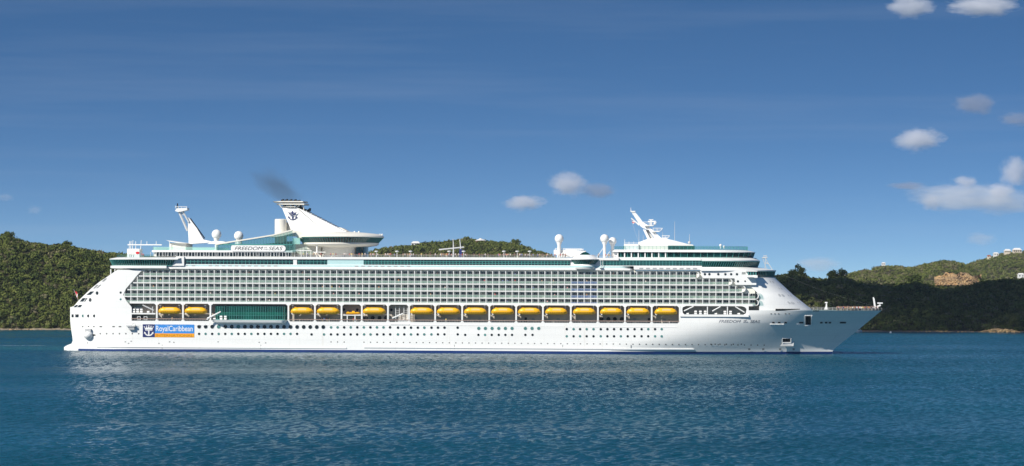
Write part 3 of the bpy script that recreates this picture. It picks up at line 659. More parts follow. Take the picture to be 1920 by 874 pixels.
# ---- stern fins with terraced decks between them
lev = [(577, 132), (574.5, 139), (563.7, 149), (552.8, 161), (541, 174), (529, 189.6), (520, 203.7), (510.4, 217.8), (506, 224.5)]
rgt = [(577, 247), (574.5, 245.5), (563.7, 236.5), (552.8, 231), (541, 236), (529, 246.6), (520, 253.7), (510.4, 262), (506, 268)]
for sgn in (1, -1):
    b = MB(); L = []
    for (py, pl), (_, pr) in zip(lev, rgt):
        z = Z(py, 220); xl_ = X(pl, -14.5); xr_ = X(pr)
        xs_ = [xl_ + (xr_ - xl_) * (i / 10) ** 1.2 for i in range(11)]
        L.append([(x, -sgn * (hb(x, 12) + .02), z) for x in xs_] + [(x, -sgn * (hb(x, 12) - 1.6), z) for x in reversed(xs_)])
    b.loft(L); S(b, 'stern_fin', M['hull'], 35)
for k, (py, pl) in enumerate(((577, 134), (565, 150), (553, 163), (540.5, 178), (528, 194), (516, 212))):
    b = MB(); z = Z(py, 220); x0 = X(pl, -12)
    b.slab(loop(x0, X(262), 15.6, 5.0, 0), z - .45, z, 0); b.slab(loop(x0 + 4.5, X(262), 14.6, 4, 0), z, z + 2.35, 1)
    b.slab(loop(x0 + .15, X(262), 15.4, 5.0, 0), z, z + .02, 0)
    lp = loop(x0 + .2, X(262), 15.3, 5, 0); b.loft([[(x, y, z) for x, y in lp], [(x, y, z + 1.05) for x, y in lp]], cap0=False, cap1=False, mi=2)
    S(b, 'stern_terrace', [M['white'], M['glassd'], M['rail']])
b = MB()
for pts in ([(137.5, 576.2), (143, 576.2), (147, 571.8), (142.5, 571.8)], [(144.5, 576.2), (151, 576.2), (154.5, 571.8), (148.5, 571.8)],
            [(149.5, 565.6), (156, 565.6), (161, 559), (155, 559)], [(157.5, 565.6), (159.5, 565.6), (164, 559), (162, 559)],
            [(162, 553), (170, 553), (176.5, 546.5), (170, 546.5)], [(174.5, 541), (178, 541), (185, 534), (181, 534)], [(180, 540.5), (183, 540.5), (190.5, 533.8), (187.5, 533.8)],
            [(190.5, 528), (195, 528), (201, 522), (197, 522)], [(182 + 2.6 * math.cos(a), 549.6 + 3.4 * math.sin(a)) for a in [i * math.pi / 6 for i in range(12)]],
            [(169 + 2.6 * math.cos(a), 562.4 + 3.6 * math.sin(a)) for a in [i * math.pi / 6 for i in range(12)]]):
    q = []
    for a, c in pts:
        t = -17.0
        for _ in range(5): x, z = P(a, c, t); t = -hb(x, 12)
        q.append((x, t - .07, z))
    b.add(q, [tuple(range(len(q)))], 0 if pts[0][0] < 174 or len(pts) > 6 else 1)
S(b, 'terrace_opening', [M['port1'], M['grey']])
b = MB(); x, z = P(208, 505, -13)
b.tube((x, -13, z), (x, -13, z - 2.6), .3, n=8); b.tube((x + 2.2, -15, z), (x + 2.2, -15, z - 2), .25, n=8); S(b, 'lounge_column', M['white'])

# ---- promenade recess behind the lifeboats
Z571, Z567 = Z(571.4), Z(567.3)
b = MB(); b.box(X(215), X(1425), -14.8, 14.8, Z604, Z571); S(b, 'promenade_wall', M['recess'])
b = MB(); b.slab(loop(X(243), X(1424), 19.15, 0, 3), Z571, Z567); S(b, 'promenade_canopy', M['white'])
b = MB()
b.box(X(246), X(394), -19.28, -19.20, Z604 + .75, Z604 + 1.0); b.box(X(541), X(1274), -19.28, -19.20, Z604 + .75, Z604 + 1.0)
for i in range(0, 340):
    p = 246 + i * 3.03
    if p < 394 or (p > 541 and p < 1274): b.box(X(p) - .03, X(p) + .03, -19.25, -19.2, Z604, Z604 + .75, 1)
S(b, 'promenade_railing', [M['teak'], M['lightgrey']])
# posts between the boats (slightly arched heads)
for px in (252, 294, 343, 394.4, 540.7, 590.5, 640.3, 678.4, 727.4, 767, 816, 866.6, 917.5, 967.8, 1018, 1070.3, 1121.2, 1172, 1222, 1274.6):
    if px == 252: continue
    b = MB(); x = X(px); w = .33
    b.box(x - w, x + w, -19.25, -17.4, Z604 - .1, Z571)
    b.prism([(x - 1.1, Z571), (x - w, Z571 - .7), (x + w, Z571 - .7), (x + 1.1, Z571)], -19.2, -17.6)
    b.prism([(x - w - .5, Z604), (x + w + .5, Z604), (x + w, Z604 + .5), (x - w, Z604 + .5)], -19.22, -17.6)
    S(b, 'davit_post', M['white'])
# fittings on the promenade wall
b = MB()
for p, kind in [(p, k) for p, k in ((266, 'd'), (272, 'd'), (318, 'w'), (331, 'w'), (357, 'w'), (364, 'w'), (370, 'w'), (381, 'o'), (603, 'w'), (610, 'w'), (616, 'w'), (645, 'o'), (670, 'o'), (686, 'O'), (699, 'O'), (712, 'O'), (724, 'O'), (734, 'o'), (836, 'w'), (861, 'w'), (780, 'w'), (900, 'w'), (946, 'w'), (986, 'd'), (1000, 'w'), (1047, 'w'), (1128, 'O'), (1141, 'O'), (1153, 'O'), (1166, 'O'), (1190, 'w'), (1217, 'd'), (1246, 'w'))]:
    x = X(p, -14.8)
    if kind == 'd': b.box(x - .5, x + .5, -14.9, -14.7, Z604, Z604 + 2.1, 0)
    elif kind == 'w': b.box(x - .6, x + .6, -14.9, -14.7, Z604 + 1.0, Z604 + 2.0, 1)
    else: b.disc_y(x, -14.95, Z604 + (1.6 if kind == 'O' else 5.0), .85 if kind == 'O' else .55, .1, 14, 0)
S(b, 'promenade_fittings', [M['dark'], M['grey']])
# aft mooring deck: shelf with canisters, door frames and crane
def canister(x, y, z, n=3, parent=ship):
    t_ = MB()
    for i in range(n):
        t_.loft([[(x + i * 1.15 + q, y + .42 * math.cos(a), z + .45 + .42 * math.sin(a)) for a in [math.pi * 2 * k / 10 for k in range(10)]] for q in (0, .08, .95, 1.03)])
    return S(t_, 'liferaft_canister', M['white'], 40)
b = MB(); zs = P(270, 587, -18.8)[1]
b.box(X(246.5), X(291), -19.27, -15, zs - .55, zs); S(b, 'raft_shelf', M['white'])
for i in range(3):
    for j in range(2): canister(X(248 + 7 * i), -18.3, zs + .9 * j, 1)
canister(X(275), -18.3, zs, 1)
b = MB()
b.tube((X(267), -18.9, P(267, 572, -18.9)[1]), (X(288), -18.9, P(288, 582, -18.9)[1]), .28, n=6); b.tube((X(286), -18.9, P(286, 575, -18.9)[1]), (X(286), -18.9, zs), .22, n=6)
S(b, 'raft_crane', M['lightgrey'])
for p in (257, 269.5):
    b = MB(); x = X(p); z0 = Z604 + .3; z1 = P(p, 593.5, -19)[1]
    for (xa, xb, za, zb2) in ((x, x + .2, z0, z1), (x + 1.3, x + 1.5, z0, z1), (x, x + 1.5, z1 - .2, z1), (x, x + 1.5, z0, z0 + .2)): b.box(xa, xb, -19.15, -18.9, za, zb2)
    S(b, 'gangway_frame', M['white'])
# forward raft deck opening with arms and canisters
b = MB(); zr0, zr1 = P(1340, 588.5, -19)[1], P(1340, 575.5, -19)[1]
b.box(X(1275), X(1404), -19.9, -19.0, Z590 - .65, Z590 + .25); S(b, 'raft_ledge', M['white'])
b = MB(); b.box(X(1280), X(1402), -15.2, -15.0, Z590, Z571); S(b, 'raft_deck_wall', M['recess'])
b = MB(); x0, x1 = X(1275.2), X(1404)
b.prism([(x0, Z590 + .1), (x0, Z571 + .05), (x0 + 2.6, Z571 + .05), (x0 + 1.2, Z571 - .5), (x0 + .9, Z571 - 1.3), (x0 + 1.1, Z590 + .8), (x0 + 2.0, Z590 + .1)], -19.25, -18.8)
b.prism([(x1, Z590 + .1), (x1 - 2.4, Z590 + .1), (x1 - 1.2, Z590 + .8), (x1 - .9, Z571 - 1.2), (x1 - 1.6, Z571 - .4), (x1 - 3.0, Z571 + .05), (x1, Z571 + .05)], -19.25, -18.8)
S(b, 'raft_opening_frame', M['hull'])
for a, c in (((1282.5, 583.2), (1300.5, 574.5)), ((1335.5, 583.5), (1351, 575)), ((1378.5, 575), (1396, 585.8))):
    b = MB(); (xa, za), (xb, zb2) = P(*a, -19.1), P(*c, -19.1); b.tube((xa, -19.1, za), (xb, -19.1, zb2), .24, n=6)
    S(b, 'raft_davit_arm', M['white'])
for p, n_, st in ((1287, 1, 1), (1302, 1, 2), (1311, 1, 2), (1320, 1, 2), (1340, 1, 1), (1357, 1, 2), (1367.5, 1, 2), (1383, 1, 1)):
    for j in range(st): canister(X(p), -18.0, Z590 + .05 + .9 * j, n_)
b = MB()
for p in (1326.5, 1364): b.box(X(p) - .2, X(p) + .2, -18.9, -18.5, Z590, Z571)
S(b, 'raft_deck_post', M['white'])
# tall green glazing amidships over a rounded ledge
zl0, zl1 = P(465, 600.0, -20)[1], P(465, 574.5, -20)[1]
gl = loop(X(398), X(539), 18.6, 2.5, 2.5, 3); band('dining_glazing', ship, gl, gl, zl0, zl1, 1.02, M['glassg'], M['mull'], .10, ((.02, .3), (.52, .10), (.33, .10)))
b = MB(); gq = loop(X(398), X(539), 18.66, 2.5, 2.5, 3); b.slab(gq, zl0 + (zl1 - zl0) * .36, zl0 + (zl1 - zl0) * .58); S(b, 'glazing_spandrel', M['emerald'])
b = MB(); lo_ = loop(X(389), X(542), 22.2, 8, 3, 3); hi_ = loop(X(386), X(543), 22.6, 8, 3, 3); lo2 = loop(X(398), X(541), 19.2, 5, 3, 3)
zz0, zz1, zz2 = P(465, 608.3, -21)[1], P(465, 604.5, -22)[1], P(465, 600.3, -22)[1]
b.loft([[(x, y, zz0) for x, y in lo2], [(x, y, zz1) for x, y in lo_], [(x, y, zz2) for x, y in hi_]]); S(b, 'dining_ledge', M['white'], 30)
b = MB(); xa, za = P(389, 597.5, -22); xb, zb2 = P(414, 584.5, -22)
b.tube((xa, -22, za), (xb, -22, zb2), .4, .25, n=6); b.tube((xa, -22, zz2), (xa, -22, za), .35, n=6); S(b, 'ledge_crane', M['white'])
for p in (412.5, 420.5):
    for j in range(2): canister(X(p, -21.5), -21.5, zz2 + .9 * j, 1)
canister(X(400, -21.5), -21.5, zz2, 1)
# embarkation bay with tender ladder racks, and the rescue boat bay
b = MB(); x = X(741); 
for q in (741, 748, 756.5, 763):
    b.tube((X(q), -17.5, Z604), (X(q), -17.5, Z571 - .8), .12, n=5)
for q in (741, 756.5):
    for k in range(7): b.tube((X(q), -17.5, Z604 + .8 * k), (X(q + 7), -17.5, Z604 + .8 * k), .05, n=4)
b.tube((X(735), -18.5, P(735, 597, -18.5)[1]), (X(755.5), -18.5, P(755.5, 588, -18.5)[1]), .3, n=6); b.box(X(746), X(764), -18.8, -16, Z604, Z604 + 1.0)
S(b, 'tender_ladder_rack', M['white'])
b = MB(); b.box(X(732), X(768), -19.5, -19.2, P(750, 608.8, -19)[1], P(750, 607.4, -19)[1]); S(b, 'hull_ledge', M['white'])
b = MB(); zs2 = P(660, 590.3, -19)[1]
b.box(X(643), X(676), -19.1, -15, zs2 - .35, zs2)
for p in (651, 665.5): b.box(X(p) - .2, X(p) + .2, -19.0, -18.6, Z604, zs2)
S(b, 'rescue_boat_shelf', M['white'])

# ---- balconies
rows = [(516.8, 264, 1312), (529.5, 253, 1377), (542.5, 242.5, 1404), (555.3, 233, 1418), (568.0, 233.5, 1421)]
tops = [504.5, 516.8, 529.5, 542.5, 555.3]
b = MB(); b.box(X(236), X(1416), -17.2, 17.2, Z571, Z(505.6)); S(b, 'cabin_block', M['cabin'])
PITCH = 2.715; XC0 = X(233)
HROW = (Z(505.4, 300) - Z(568, 300)) / 5
def cell(mb, door, r, blue=False, open_=False):
    """one balcony into mb: 0 wall 1 railing 2 door 3 handrail; origin at slab edge"""
    mb.box(-.07, .07, -1.75, -.02, .0, HROW - .35, 0)
    mb.box(.1, PITCH - .1, -1.83, -1.79, .12, 1.02, 1); mb.box(0.07, PITCH - .07, -1.85, -1.77, 1.02, 1.10, 3)
proto = {}
def balcony_obj(loc, door, dx, top=False, blue=False):
    key = (door, top, blue)
    if key not in proto:
        t_ = MB(); t_.box(-.15, .15, -1.80, -.02, .0, HROW - .42); o_ = S(t_, 'balcony', M['white'])
        t_ = MB(); t_.box(.1, PITCH - .1, -1.83, -1.79, .10, 1.02, 0); t_.box(.07, PITCH - .07, -1.86, -1.76, 1.02, 1.10, 1)
        t_.build('balcony_railing', [M['rail_shade'] if blue else M['rail'], M['lightgrey']], o_)
        t_ = MB(); w = 1.75 if not top else 2.1
        t_.box(dx, dx + w * .47, -.08, -.03, .05, 2.05, 0); t_.box(dx + w * .53, dx + w, -.08, -.03, .05, 2.05, 0); t_.box(dx - .06, dx + w + .06, -.06, -.02, .05, 2.12, 1)
        t_.build('balcony_door', [M[door], M['lightgrey']], o_); proto[key] = o_; o_.location = loc
        return o_
    o_ = copy_tree(proto[key], ship); o_.location = loc; return o_
sb = MB(); smats = [M['white'], M['rail'], M['lightgrey'], M['door1'], M['door2'], M['door3'], M['rail_shade'], M['aquad']]
cells = []
for r, (py, p0, p1) in enumerate(rows):
    z = Z(py, 300)
    c0 = int(math.ceil((X(p0) - XC0) / PITCH - .4)); c1 = int((X(p1) - XC0) / PITCH)
    for c in range(c0, c1): cells.append((r, c, z))
cells.sort(key=lambda q: (-q[1], q[0])); nb = 0
for r, c, z in cells:
    x = XC0 + c * PITCH; dr = RNG.choice(['door1', 'door1', 'door1', 'door1', 'door2', 'door2', 'door3'] if r else ['door1', 'door1', 'door2'])
    px_here = (x / 339) * 1530 + 886
    blue = (1066 < px_here < 1122) and r in (1, 2, 3, 4)  # lookout's shadow on the balconies below, put into the glass tint
    if nb < 100: balcony_obj((x, -17.2, z + .02), dr, .75, r == 0, blue); nb += 1
    else:
        di = {'door1': 3, 'door2': 4, 'door3': 5}[dr]; y = -17.2; zz = z + .02; dx = x + .75 + RNG.uniform(-.12, .12); w = 1.75 if r else 2.1
        sb.box(x - .15, x + .15, y - 1.80, y - .02, zz, zz + HROW - .42, 0)
        sb.box(x + .1, x + PITCH - .1, y - 1.83, y - 1.79, zz + .10, zz + 1.02, 6 if blue else 1)
        sb.box(x + .07, x + PITCH - .07, y - 1.86, y - 1.76, zz + 1.02, zz + 1.10, 2)
        sb.box(dx, dx + w * .47, y - .08, y - .03, zz, zz + 2.05, di); sb.box(dx + w * .53, dx + w, y - .08, y - .03, zz, zz + 2.05, di if RNG.random() < .7 else 4)
        sb.box(dx - .06, dx + w + .06, y - .06, y - .02, zz, zz + 2.12, 2)
        if RNG.random() < .5: q = x + RNG.uniform(.3, 1.8); sb.box(q, q + .55, y - 1.3, y - .8, zz + .4, zz + .5, 7 if RNG.random() < .5 else 2); sb.box(q, q + .1, y - 1.3, y - .8, zz, zz + .9, 2)
S(sb, 'balcony_rows', smats)['kind'] = 'stuff'
BX1 = []
for r, (py, p0, p1) in enumerate(rows):
    z = Z(py, 300); x1 = XC0 + int((X(p1) - XC0) / PITCH) * PITCH; x0 = X(p0 - 4); BX1.append(x1)
    if r < 4:
        b = MB(); b.slab(loop(x0, x1 + (1.2 if r else 1.0), 19.06, 0, 1.2), z - .42, z); S(b, 'balcony_deck', M['white'])
    # rounded white end frame at the bow end
    zt = z + HROW - .4; b = MB(); k = 12; bul = 1.3; th = .42
    outp = [(x1 + bul * math.sin(math.pi * i / k) ** .8 + .1, z - .1 + (zt + .1 - z) * (1 - math.cos(math.pi * i / k)) / 2) for i in range(k + 1)]
    inp = [(x - th if 0 < i < k else x, q) for i, (x, q) in enumerate(outp)]
    for i in range(k): b.prism([inp[i], outp[i], outp[i + 1], inp[i + 1]], -19.1, -17.4)
    S(b, 'balcony_end_frame', M['white'])
    if r >= 3:
        b = MB(); n_ = 8
        for i in range(n_):
            a0, a1 = math.pi * .5 * i / n_, math.pi * .5 * (i + 1) / n_
            b.add([(x1 + 1.5 + 1.7 * math.cos(a), -18.7, z + 2.3 * math.sin(a)) for a in (a0, a1)] + [(x1 + 1.5, -18.8, z + 2.3 * math.sin(a)) for a in (a1, a0)], [(0, 1, 2, 3)])
        S(b, 'balcony_wind_screen', M['screen'])
# ---- upper decks
ZF = lambda py, px=1280, t=-18: P(px, py, t)[1]
XA, XE = X(262), X(1400)
z505, z502, z497, z4867, z482 = Z(505.6), Z(502.3), Z(497.2), Z(486.8), Z(482.2)
b = MB(); b.slab(loop(X(240), X(1190), 19.1, 0, 2), z505, z502); b.slab(loop(X(300), X(1192), 19.0, 0, 6), z502 + .001, Z(500.9)); S(b, 'upper_cornice', M['white'])
b = MB(); b.slab(loop(X(308), X(1190), 18.9, 0, 6), Z(500.9), Z(497.9)); ac = S(b, 'aqua_fascia', M['aqua'])
b = MB()
for p in [394 + 12.2 * i for i in range(11)] + [668 + 12.2 * i for i in range(9)] + [280, 292, 304, 332, 348, 362]:
    b.box(X(p) - .75, X(p) + .75, -18.96, -18.8, Z(500.4), Z(498.6))
b.build('fascia_vent', M['steel'], ac)
b = MB(); b.slab(loop(X(330), X(1316), 18.7, 0, 0), Z(497.9) + .002, z497 + .1); S(b, 'window_sill_course', M['white'])
b = MB(); b.slab(loop(X(318), X(1320), 17.9, 0, 0), z497, z482 - .5); S(b, 'pool_deck_block', M['white'])
b = MB(); b.slab(loop(X(334), X(1160), 18.9, 0, 0), z4867, z482); S(b, 'pool_deck_edge', M['white'])
def flat_band(name, p0, p1, y0, y1, t, step, g, m, rails, w=.16):
    l = loop(X(p0), X(p1), -t, 0, 0); px = (p0 + p1) / 2
    return band(name, ship, l, l, P(px, y1, t)[1], P(px, y0, t)[1], step, g, m, w, rails)
flat_band('window_band', 346, 548, 487.0, 497.0, -18.3, 1.55, M['glassd'], M['mull'], ((.62, .14), (.97, .2)))
flat_band('window_band', 556, 612, 487.0, 497.0, -18.3, 1.55, M['glass'], M['mull'], ((.62, .14), (.97, .2)))
b = MB(); b.box(X(613), X(681), -18.5, -17.8, z497, z4867 + .02); S(b, 'aqua_panel', M['aqua'])
flat_band('window_band', 681, 1068, 487.2, 497.2, -18.3, 1.36, M['glassd'], M['mull'], ((.33, .2), (.66, .2), (.96, .22)), .2)
flat_band('window_band', 1128, 1316, 488.2, 498.8, -18.3, 1.36, M['glass'], M['mull'], ((.35, .14), (.68, .14), (.97, .16)))
b = MB(); b.box(X(549), X(556), -18.6, -17, Z(503), Z(484)); S(b, 'service_post', M['white'])

# stern lounge
zt, zb_ = Z(486.6, 260), Z(498.2, 260)
lt = loop(X(204.4, -6), X(326), 21.2, 15, 0, 2.3); lb = loop(X(209.5, -6), X(322), 19.6, 14, 0, 2.3)
band('stern_lounge_windows', ship, lb, lt, zb_, zt, 1.02, M['glass'], M['mull'], .15, ((.98, .25), (.03, .2)))
b = MB(); ra = loop(X(204.0, -6), X(335), 21.4, 15, 0, 2.3); rb = loop(X(217, -6), X(343), 18.5, 12, 0, 2.3)
b.loft([[(x, y, zt) for x, y in ra], [(x, y, zt + .35) for x, y in ra], [(x, y, Z(482.3, 270)) for x, y in rb]]); S(b, 'stern_lounge_roof', M['white'], 30)
b = MB(); la = loop(X(205.5, -6), X(313), 20.6, 15, 0, 2.3); lc = loop(X(222, -6), X(330), 18.6, 12, 0, 2.3)
b.loft([[(x, y, Z(505.8, 260)) for x, y in lc], [(x, y, Z(502.8, 260)) for x, y in la], [(x, y, zb_) for x, y in la]]); S(b, 'stern_lounge_base', M['white'], 30)
b = MB(); gl = loop(X(217.5, -6), X(280), 18.2, 12, 0, 2.3); z0 = Z(482.3, 270)
b.loft([[(x, y, z0) for x, y in gl], [(x - .25, y, z0 + 1.25) for x, y in gl]], cap0=False, cap1=False); S(b, 'lounge_roof_railing', M['screen'])
for sgn in (1, -1):
    b = MB(); b.prism([(X(323), zb_), (X(345), zb_), (X(345), Z(482.4)), (X(330), Z(482.4))], -19.6 * sgn, -18.0 * sgn); S(b, 'lounge_side_fin', M['white'])
# climbing wall and masts over the stern lounge
b = MB(); b.box(X(239, -8), X(262, -8), -9, -3, Z(482.4, 250, -8), P(250, 466.5, -8)[1]); cw = S(b, 'climbing_wall', M['white'])
b = MB(); x, z = P(258, 474.2, -9); b.disc_y(x, -9.1, z, .55, .08, 14, 0, 1.5); b.build('wall_badge', M['red'], cw)
b = MB(); zb2 = P(250, 459, -8)[1]
b.box(X(239, -8), X(303, -8), -8.3, -7.7, zb2 - .22, zb2 + .22)
for p, y0, y1 in ((243.5, 452, 480), (246, 452, 480), (249.5, 450.5, 480), (254.5, 452.5, 468), (265, 450.5, 480), (275.5, 452.5, 459), (293, 452.5, 459)):
    xa, za = P(p, y0, -8); xb, zb3 = P(p - (2.2 if y1 > 470 else 0), y1, -8); b.tube((xa, -8, za), (xb, -8, zb3), .16, n=6)
S(b, 'sports_deck_gantry', M['white'])
# aft house with promenade windows
t = -15.0
b = MB(); b.slab(loop(X(277, t), X(548, t), 15, 3, 0), P(400, 473, t)[1], P(400, 469.5, t)[1]); S(b, 'aft_house_roof', M['white'])
b = MB(); b.slab(loop(X(282, t), X(546, t), 13.4, 2, 0), z482, P(400, 473, t)[1]); S(b, 'aft_house', M['cabin'])
l = loop(X(284, t), X(545, t), 13.6, 2, 0); band('aft_house_windows', ship, l, l, z482 + .2, P(400, 473.3, t)[1], 1.75, M['glassd'], M['lightgrey'], .22)
b = MB()
for i in range(48):
    x = X(282 + i * 5.5, t); b.box(x - .09, x + .09, -15.1, -14.9, z482, P(400, 473, t)[1])
S(b, 'aft_house_post', M['lightgrey'])['kind'] = 'stuff'
b = MB(); l = loop(X(279, t), X(405, t), 14.7, 3, 0); b.loft([[(x, y, P(340, 469.5, t)[1]) for x, y in l], [(x, y, P(340, 463, t)[1]) for x, y in l]], cap0=False, cap1=False); S(b, 'aft_house_screen', M['screenl'])
b = MB(); zc = P(340, 469.5, -8)[1]; b.box(X(317, -8), X(348, -8), -8, 6, zc, P(330, 455.8, -8)[1]); S(b, 'aft_cabin', M['cream'])
b = MB()
cp = [(312.5, 450.6), (322, 452), (334, 454), (347, 455.5), (352, 456.5), (335, 456), (320, 453.4)]
b.prism(PP(cp, -8), -9.5, 7); b.tube((X(317.5, -9), -9, P(317.5, 453, -9)[1]), (X(317.5, -9), -9, zc), .15, n=6); S(b, 'aft_canopy', M['white'])
# aft mast
am = MB(); lp = []
for (xl_, yl_), (xr_, yr_), hw in (((355.5, 457.8), (401, 454), 4.0), ((354, 450.5), (381, 449.3), 2.4), ((352, 432), (368, 428), 1.4), ((350.7, 408.5), (352.2, 407.5), .6)):
    (a, za), (c, zc2) = P(xl_, yl_, -2), P(xr_, yr_, -2); lp.append([(a, -hw, za), (c, -hw * .6, zc2), (c, hw * .6, zc2), (a, hw, za)])
am.loft(lp); aft_mast = S(am, 'aft_mast', M['white'])
b = MB(); b.prism(PP([(330, 396), (333, 391), (352.5, 390), (353, 394), (345, 396.2), (336, 398)], 0), -2.2, 2.2)
for (a, c) in (((331, 391), (331, 386)), ((336, 391), (336, 388)), ((342, 390), (342, 387.8)), ((352, 390), (352, 387.8))):
    (xa, za), (xb, zb3) = P(*a, 0), P(*c, 0); b.tube((xa, -2, za), (xb, -2, zb3), .12, n=5)
(xa, za), (xb, zb3) = P(331, 387.8, 0), P(352.5, 388, 0); b.tube((xa, -2, za), (xb, -2, zb3), .1, n=5); b.build('mast_platform', M['white'], aft_mast)
b = MB(); (xa, za), (xb, zb3) = P(332.8, 390.5, 0), P(332.8, 381.5, 0); b.tube((xa, 0, za), (xb, 0, zb3), .28, n=6); b.build('mast_light', M['black'], aft_mast)
b = MB()
for a, c, w in (((336.5, 397), (352.5, 433), .55), ((343.5, 396), (355, 417), .40), ((346, 397), (340, 403), .18), ((340, 397), (345, 404), .18)):
    (xa, za), (xb, zb3) = P(*a, 0), P(*c, 0); b.tube((xa, -1, za), (xb, -1, zb3), w, n=6)
b.build('mast_leg', M['lightgrey'], aft_mast)
b = MB(); (xa, za), (xb, zb3) = P(357, 409.5, 0), P(384, 447, 0); b.tube((xa, 0, za), (xb, 0, zb3), .22, n=5); b.build('mast_stay', M['black'], aft_mast)
# satellite domes
def radome(px, py, r, ybase, wst, t=-6, base=None, struts=()):
    x, z = P(px, py, t); rr = r / 4.52; zb3 = P(px, ybase, t)[1]
    m_ = MB(); m_.ball((x, t, z), rr, 24, 1.02); d_ = S(m_, 'radome', M['white'], 60)
    m_ = MB(); m_.lathe((x, t, 0), [(wst, zb3), (wst, z - rr * 1.42), (rr * .58, z - rr * 1.04), (rr * .62, z - rr * .88), (rr * .5, z - rr * .8)], 16)
    for (dx) in struts: m_.tube((x + dx, t, zb3), (x, t, z - rr * 1.7), .12, n=5)
    m_.build('radome_pedestal', M['white'], d_, 40)
radome(406, 439.6, 9.2, 470, .7, -6); radome(447.6, 442.4, 9.0, 470, 1.6, -4)
radome(1048.4, 447.6, 8.3, 483, .75, -8); radome(1133.5, 447.6, 8.2, 483, .62, -9, None, (-3.2,)); radome(1148.7, 452.2, 7.4, 483, .6, -5, None, (-3.0,))
radome(1351, 460, 2.4, 466, .2, -12); radome(1357.5, 462.6, 2.1, 466, .2, -12)
b = MB(); b.prism(PP([(390, 457.5), (401, 452), (420, 452.5), (427, 455), (427, 457.5)], -5), -7, -1); S(b, 'dome_platform', M['white'])
# glazed wedge behind the name board
t = -12.5
wedge = [(404, 469.4), (404, 459.6), (430, 455.2), (470, 449.0), (511, 442.3), (530, 437.5), (548, 432.5), (552, 469.4)]
g = MB(); g.prism(PP(wedge, t), t, t + .15); wg = S(g, 'wedge_glazing', M['screen'])
b = MB()
def ytop(p):
    for (a, c), (d, e) in zip(wedge[1:], wedge[2:]):
        if a <= p <= d: return c + (e - c) * (p - a) / (d - a)
    return 469
for p in [409 + 5.6 * i for i in range(25)]:
    (xa, za), (xb, zb3) = P(p, 469, t), P(p, ytop(p), t); b.box(xa - .06, xa + .06, t - .12, t, za, zb3)
(xa, za), (xb, zb3) = P(404, 458.6, t), P(550, 458.6, t); b.box(X(409, t), X(548, t), t - .14, t, za - .2, za + .2)
b.build('mullions', M['mull'], wg)
b = MB(); up = wedge[1:7]; poly = PP(up, t) + [(x, z + .55) for x, z in reversed(PP(up, t))]; b.prism(poly, t - .4, t + 1.2); S(b, 'wedge_roof_beam', M['cream'])
b = MB(); b.prism(PP([(440, 463), (511, 456), (548, 452), (548, 470), (440, 470)], -6), -6, 4); S(b, 'solarium_block', M['glassg'])
# name board
t = -15.4; nb_ = MB(); (xa, za), (xb, zb3) = P(433, 471.4, t), P(535.5, 460.2, t); rr = (zb3 - za) / 2
pts = [(xb - rr + rr * math.cos(a), (za + zb3) / 2 + rr * math.sin(a)) for a in [-math.pi / 2 + math.pi * i / 12 for i in range(13)]] + [(xa + .6, zb3), (xa + .15, zb3 - .3), (xa, zb3 - .9), (xa, za + .9), (xa + .15, za + .3), (xa + .6, za)]
nb_.prism(pts, t, t + .3); nbo = S(nb_, 'name_board', M['white'])
zt2 = za + .55
text_mesh('FREEDOM', 2.1, M['ink'], 'lettering', nbo, (P(440, 470, t)[0], t - .03, zt2), .3, X(493, t) - X(440, t), .05, 0)
text_mesh('SEAS', 2.1, M['ink'], 'lettering', nbo, (P(503.5, 470, t)[0], t - .03, zt2), .3, X(530, t) - X(503.5, t), .05, 0)
text_mesh('OF', .72, M['slate'], 'lettering', nbo, (P(495.2, 470, t)[0], t - .03, zt2 + .85), .3, 1.3, .05); text_mesh('THE', .72, M['slate'], 'lettering', nbo, (P(494, 470, t)[0], t - .03, zt2 + .02), .3, 1.9, .05)
b = MB(); zc3 = P(520, 482, -15)[1]
b.box(X(535, -15), X(554, -15), -15.2, -14.9, P(545, 473.2, -15)[1], P(545, 458, -15)[1]); S(b, 'stair_screen', M['screen'])
# ventilation cylinder
b = MB(); x = (X(512.5, -7) + X(534.6, -7)) / 2; r_ = (X(534.6, -7) - X(512.5, -7)) / 2
b.lathe((x, -4, 0), [(r_, P(520, 455, -6)[1]), (r_, P(520, 411.5, -6)[1]), (r_ * .9, P(520, 410.6, -6)[1])], 28); S(b, 'vent_cylinder', M['cream'], 40)
b = MB(); b.box(X(535, -3), X(546, -3), -3, 0, P(540, 432, -3)[1], P(540, 417, -3)[1], 0); S(b, 'vent_ladder', M['grey'])
# funnel
def fl(p0, p1, py, hw, n0=.6, n1=.8): z = P((p0 + p1) / 2, py, -hw)[1]; return [(x, y, z) for x, y in loop(X(p0, -hw), X(p1, -hw), hw, n0, n1, 4)]
b = MB(); b.loft([fl(546, 660, 440, 7.0), fl(543.5, 640, 430, 6.4), fl(535, 598, 409, 5.3), fl(527.2, 560, 390, 4.2)]); fun = S(b, 'funnel', M['white'], 35)
b = MB(); n_ = 17
for i in range(n_):
    k = i / n_; p = 566 + 80 * k; y_ = 392.5 + 41.5 * k; (xa, za) = P(p, y_ + 3.2, -3); (xb, zb3) = P(p + 6.0, y_ - .4, -3); b.box(xa, xb - .2, -3.6, 3.6, za, zb3 - .15, i % 2)
b.build('funnel_louvre', [M['grey'], M['lightgrey']], fun)
b = MB(); b.prism(PP([(619, 432), (628, 425.5), (640, 427), (652, 434)], -4), -4, 4); b.build('funnel_housing', M['cream'], fun)
em = MB(); x, z = P(548.3, 403.8, -5.7); emblem(em, x, z, 1.95, -5.75, -5.6, 0, True)
for a, c in ((-.9, 1.0), (.9, 1.0), (0, -1.4), (0, .3)): em.tube((x + a, -5.6, z + c), (x + a, -4.4, z + c), .08, n=5)
